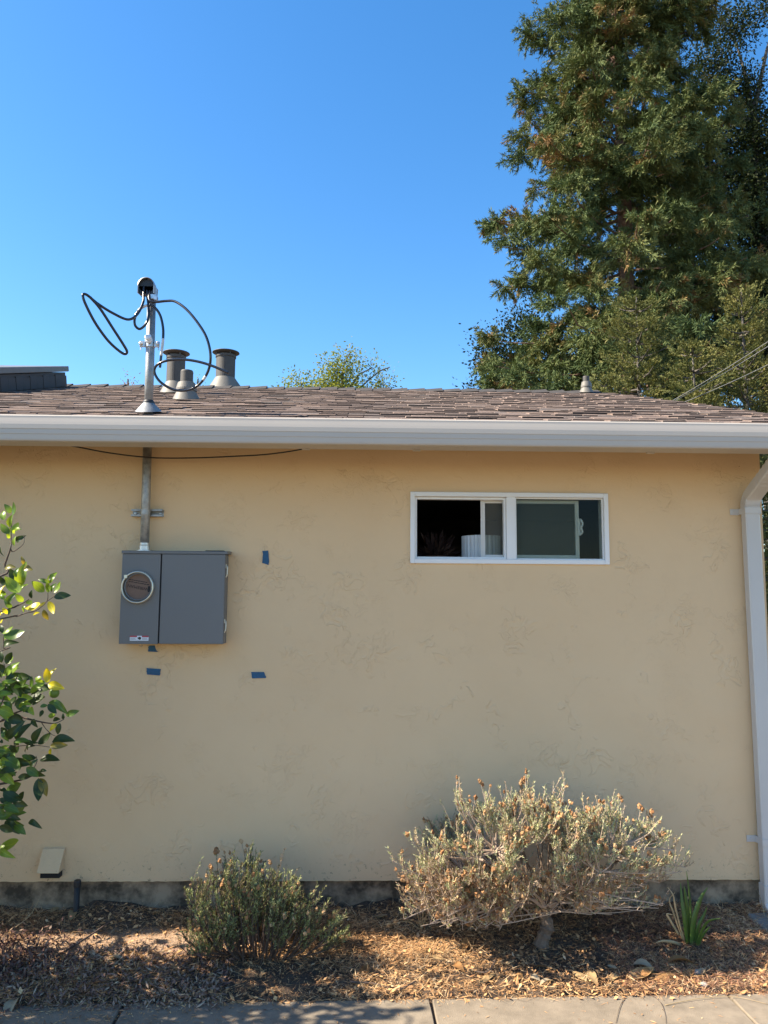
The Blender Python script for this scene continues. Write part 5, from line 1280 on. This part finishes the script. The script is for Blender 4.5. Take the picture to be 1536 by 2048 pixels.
for pts, wd_ in (([(1370, 1885, yb), (1352, 1820, yb - .03), (1346, 1790, yb - .04), (1335, 1775, yb - .03)], .006), ([(1358, 1870, yb), (1340, 1840, yb - .05), (1334, 1828, yb - .06), (1346, 1830, yb - .05)], .007), ([(1362, 1890, yb), (1345, 1884, yb - .05), (1325, 1882, yb - .08), (1310, 1886, yb - .09)], .009), ([(1366, 1880, yb), (1347, 1825, yb - .02), (1339, 1800, yb - .02), (1350, 1785, yb - .02)], .005)):
    blade(pts, wd_, 'dry_straw', ir, 'dry_blade')

# yellow dried weed left of the large shrub
wb = onbed(842, 1860); wd0 = empty('dry_weed', wb); tag(wd0, 'yellow dried weed with fluffy heads left of the large shrub', 'weed')
wm_ = MB(); heads = []
for (x_, y_) in ((832, 1772), (850, 1790), (838, 1812), (812, 1808), (790, 1842), (822, 1820), (862, 1800), (895, 1775), (776, 1850)):
    P = curve([wb, (wb + at(x_, y_, wb.y - .05)) / 2 + Vector((random.uniform(-.02, .02), 0, .03)), at(x_, y_, wb.y - .05)], 5); wm_.tube(P, .0014, 4); heads.append(P[-1])
wm_.build('stems', 'dry_straw', wd0)
hb_ = np.repeat(np.array([list(h) for h in heads]), 60, axis=0); n = len(hb_)
tag(cloud('seed_heads', 'litter', wd0, hb_, RNG.normal(size=(n, 3)), RNG.uniform(.008, .018, n), RNG.uniform(.0015, .003, n), RNG.uniform(.7, .95, n)), kind='stuff')

# ================================================================== GROUND LITTER
def bedz_arr(X_, Y_):
    ey = edge_y(X_); t = np.clip((Y_ - ey) / -ey, 0, 1); b = .012 * np.sin(X_ * 5.1 + Y_ * 3) * np.sin(Y_ * 9 + X_ * 2.3) + .008 * np.sin(X_ * 13 + 1) * np.sin(Y_ * 17)
    heap = .030 * np.maximum(0, np.sin(X_ * 3.7 + .6) * np.sin(X_ * 8.3) + .25) * np.maximum(0, (t - .78) / .22)
    return .004 + .10 * t + b * np.minimum(1, t * 4) + heap
def patch(X_, Y_, f=3.0, s_=0.0):
    return .5 + .5 * np.sin(X_ * f + 1.7 * np.sin(Y_ * f * 1.6 + s_) + s_) * np.sin(Y_ * f * 2.1 + 1.3 * np.sin(X_ * f * .9 + s_))
def litter(name, m, n, x0_, x1_, y0_, y1_, lmin, lmax, wmin, wmax, zj, tm, keep=None, lift=.25):
    X_ = RNG.uniform(x0_, x1_, n); Y_ = RNG.uniform(y0_, y1_, n)
    if keep is not None:
        kp = RNG.random(n) < keep(X_, Y_); X_, Y_ = X_[kp], Y_[kp]
    n = len(X_); Z_ = bedz_arr(X_, Y_) + np.abs(RNG.normal(size=n)) * zj + .001; Z_ = np.where(Y_ < edge_y(X_) + .01, .0015 + np.abs(RNG.normal(size=n)) * .002, Z_)
    over = (Y_ < edge_y(X_) - .012) & (RNG.random(n) > np.where(X_ < -.3, .55, .04))
    if name != 'walk_crumbs': X_, Y_, Z_ = X_[~over], Y_[~over], Z_[~over]; n = len(X_)
    a = RNG.uniform(0, 6.283, n); dv_ = np.stack([np.cos(a), np.sin(a), RNG.normal(size=n) * lift], 1)
    nr = np.stack([RNG.normal(size=n) * .35, RNG.normal(size=n) * .35, np.ones(n)], 1)
    L = RNG.uniform(lmin, lmax, n)
    return tag(cloud(name, m, None, np.stack([X_, Y_, Z_], 1), dv_, L, RNG.uniform(wmin, wmax, n), np.clip(RNG.normal(tm, .24, n) + .25 * (patch(X_, Y_, 4.0, 2.0) - .5), 0, 1), nr), kind='stuff')
def bare(X_, Y_):   # the swept strip of soil at the left carries little litter
    b = (X_ < -.75) & (Y_ > -.42) & (Y_ < -.26); return np.where(b, .10, 1.0)
o_ = litter('straw_litter', 'litter', 95000, -2.4, 2.6, -.82, -.02, .02, .08, .0012, .0026, .011, .60, lambda x, y: bare(x, y) * (.10 + .90 * patch(x, y, 2.6) ** 1.2))
o_ = litter('leaf_litter', 'litter', 11000, -2.4, 2.6, -.82, -.01, .012, .042, .007, .020, .010, .46, lambda x, y: bare(x, y) * (.12 + .88 * patch(x, y, 3.4, 1.0)), .35)
o_ = litter('needle_litter', 'litter_red', 26000, 1.2, 2.7, -.80, -.02, .015, .05, .0012, .0026, .012, .5, None, .4)
o_ = litter('purple_litter', 'litter_purple', 12000, -2.4, -.6, -.86, -.30, .012, .045, .004, .012, .014, .5, lambda x, y: bare(x, y), .5)
o_ = litter('bark_crumbs', 'litter', 30000, -2.4, 2.6, -.83, -.01, .004, .012, .003, .007, .004, .35, None, .3)
o_ = litter('walk_crumbs', 'litter', 7000, -2.2, 2.4, -1.15, -.79, .004, .034, .0012, .005, .001, .45, lambda x, y: np.where(x < -.2, np.clip(.95 + (y + .8) * 2.2, .25, 1) * np.clip((-.1 - x) * 1.4, .1, 1), .05), .05)
# low dried ground cover at the far left
n = 5200; X_ = RNG.uniform(-2.2, -1.25, n); Y_ = RNG.uniform(-.74, -.28, n); kp = RNG.random(n) < patch(X_, Y_, 6, .5) * np.clip((-1.15 - X_) * 2.2, 0, 1); X_, Y_ = X_[kp], Y_[kp]; n = len(X_)
h_ = np.abs(RNG.normal(size=n)) * .035
tag(cloud('dry_ground_cover', 'purple_leaf', None, np.stack([X_, Y_, bedz_arr(X_, Y_) + h_], 1), RNG.normal(size=(n, 3)) + np.array([0, 0, .5]), RNG.uniform(.014, .032, n), RNG.uniform(.006, .012, n), np.clip(RNG.normal(.5, .3, n), 0, 1)), kind='stuff')

# single dry leaves large enough to pick out
DL = [leaf_mesh('dry_leaf', 'dry_leaf', cu, fo, wi) for cu, fo, wi in ((.10, .22, .20), (-.08, .26, .22), (.08, -.20, .18), (.16, .18, .21))]
for i, me in enumerate(DL):
    for j, v_ in enumerate((.1, .35, .62, .95)):
        pass
DLT = []
for tv in (.12, .36, .60, .82):
    row = []
    for me in DL:
        c = me.copy(); c.attributes['tint'].data.foreach_set('value', [tv + random.uniform(-.03, .03)] * len(c.vertices)); row.append(c)
    DLT.append(row)
leaves = [(1258, 1983, 1310, 1975, 2, 'curled tan leaf lying on the edge of the sidewalk'), (1310, 1985, 1368, 1972, 1, 'broad orange-brown leaf lying at the sidewalk edge'), (1282, 1958, 1312, 1950, 1, 'bright orange leaf under a grey one near the sidewalk'),
          (1265, 1935, 1312, 1945, 3, 'pale grey leaf leaning over an orange leaf'), (1335, 1930, 1392, 1932, 1, 'long brown leaf in front of the iris'), (1145, 1945, 1175, 1968, 2, 'folded cream leaf in front of the shrub trunk'), (1172, 1950, 1195, 1975, 2, 'tan leaf right of the folded cream leaf'),
          (860, 1915, 890, 1925, 2, 'yellow leaf on the straw left of the shrub trunk'), (905, 1935, 928, 1948, 1, 'small orange leaf on the straw'), (958, 1970, 990, 1978, 2, 'golden leaf near the sidewalk left of the trunk'), (1030, 1965, 1045, 1950, 1, 'small orange leaf standing by the trunk foot'),
          (1060, 1958, 1080, 1968, 3, 'grey leaf by the trunk foot'), (1080, 1975, 1110, 1990, 3, 'pale leaf on the sidewalk rim below the trunk'), (925, 1905, 935, 1885, 1, 'upright brown leaf beside the shrub'), (1365, 1960, 1390, 1950, 1, 'brown leaf near the pale stone'), (1390, 1955, 1412, 1948, 3, 'pale papery leaf near the pale stone'),
          (745, 1838, 775, 1820, 3, 'large grey leaf in the shade left of the shrub'), (1070, 1935, 1095, 1940, 0, 'dark brown leaf below the trunk'), (1215, 1935, 1235, 1948, 3, 'pale leaf right of the trunk'), (1220, 1965, 1240, 1958, 2, 'cream leaf near the sidewalk right of the trunk'),
          (100, 1830, 122, 1822, 2, 'tan leaf in the shade below the exhaust hood'), (140, 1845, 150, 1825, 2, 'pale leaf upright beside the pipe stub'), (15, 2040, 38, 2015, 3, 'pale leaf in the lower left corner'), (215, 1922, 250, 1928, 3, 'grey leaf left of the small shrub'), (225, 1935, 232, 1945, 2, 'tan curled leaf left of the small shrub'), (725, 1955, 735, 1940, 0, 'dark curled leaf on the straw right of the small shrub'), (280, 1990, 300, 1985, 2, 'cream leaf in the dappled shade near the walk'), (1440, 1800, 1455, 1790, 1, 'brown leaf against the footing right of the iris')]
for i, (xa_, ya_, xb_, yb_, ti, lab_) in enumerate(leaves):
    a, b = onbed(xa_, ya_), onbed(xb_, yb_)
    b = a + (b - a) * min(1, .15 / max(.01, (b - a).length)); a.z += .010; b.z += .020
    ax = b - a; Lq = max(ax.length, .035); ax.normalize(); nr = Vector((random.uniform(-.3, .3), random.uniform(-.45, .2), 1)); nr = (nr - ax * nr.dot(ax)).normalized(); sd_ = nr.cross(ax)
    o_ = link_copy(random.choice(DLT[ti]), 'dry_leaf', None, Matrix.Translation(a) @ Matrix((ax, sd_, nr)).transposed().to_4x4() @ Matrix.Diagonal((Lq, Lq * 1.15, Lq, 1)))
    tag(o_, lab_, 'leaf', 'fallen leaves on the bed')
# twigs
def twig(pts, r_, label, m='twig_brown', lift=.012):
    P = []
    for x_, y_, dz in pts:
        p = onbed(x_, y_) if y_ < 1990 else atz(x_, y_, 0); P.append(p + Vector((0, 0, lift + dz)))
    c_ = curve(P, 6); mb = MB(); mb.tube(c_, [r_ * (1 - .5 * i / len(c_)) for i in range(len(c_))], 7); tag(mb.build('fallen_twig', m, smooth=True), label, 'twig', 'fallen twigs')
twig([(132, 1906, .0), (160, 1893, .01), (195, 1878, .03), (222, 1866, .05)], .006, 'dark stick lying across the lit strip left of the small shrub')
twig([(700, 1969, 0), (745, 1974, .004), (780, 1982, 0)], .005, 'curved dark twig on the straw near the sidewalk joint')
twig([(785, 1990, 0), (810, 1982, .004), (832, 1972, .01)], .006, 'short dark twig left of the sidewalk joint')
twig([(950, 1978, 0), (975, 1958, .02), (992, 1942, .04)], .004, 'forked dark twig left of the trunk foot')
twig([(1252, 1992, .0), (1240, 2015, .001), (1232, 2047, 0)], .0015, 'thin dark twig running down the sidewalk', lift=.003)
twig([(1305, 1992, .0), (1322, 2008, .001), (1330, 2030, .001), (1332, 2048, 0)], .0012, 'thin curved tendril on the sidewalk right of the twig', lift=.003)
twig([(1330, 2012, .0), (1400, 2000, .004), (1470, 1997, .004), (1536, 2010, 0)], .0016, 'long pale straw lying across the sidewalk joint', 'dry_straw', .003)
twig([(30, 1872, .03), (60, 1858, .06), (82, 1830, .10)], .0025, 'pale dry stalk sticking up at the far left', 'dry_straw')
twig([(1530, 1838, .0), (1520, 1815, .05), (1500, 1788, .09)], .002, 'bent pale grass stalk over the splash block', 'dry_straw')
twig([(600, 1800, .05), (660, 1790, .06), (730, 1795, .05)], .003, 'thin dry branch lying along the footing between the shrubs', 'shrub_stem')
# pale stones by the walk and by the footing
def stone(x_, y_, r_, label):
    p = onbed(x_, y_); mb = MB(); vs = []; sg = 9
    for i in range(6):
        th0 = math.pi * i / 5
        for k in range(sg):
            a = 6.283 * k / sg; q = r_ * random.uniform(.85, 1.15); vs.append(p + Vector((math.cos(a) * math.sin(th0) * q * 1.3, math.sin(a) * math.sin(th0) * q, .008 + math.cos(th0) * q * .7)))
    mb.add(vs, [(i * sg + k, i * sg + (k + 1) % sg, (i + 1) * sg + (k + 1) % sg, (i + 1) * sg + k) for i in range(5) for k in range(sg)])
    tag(mb.build('pale_stone', 'stone_pale', smooth=True), label, 'stone', 'pale stones in the bed')
stone(1392, 1974, .018, 'pale knobbly stone at the sidewalk edge below the iris'); stone(1408, 1973, .015, 'pale stone touching another at the sidewalk edge')
stone(1464, 1790, .022, 'bluish pale stone against the footing near the splash block'); stone(1476, 1785, .020, 'rounded stone right of the bluish one at the footing'); stone(1455, 1800, .016, 'small stone in front of the footing near the splash block')
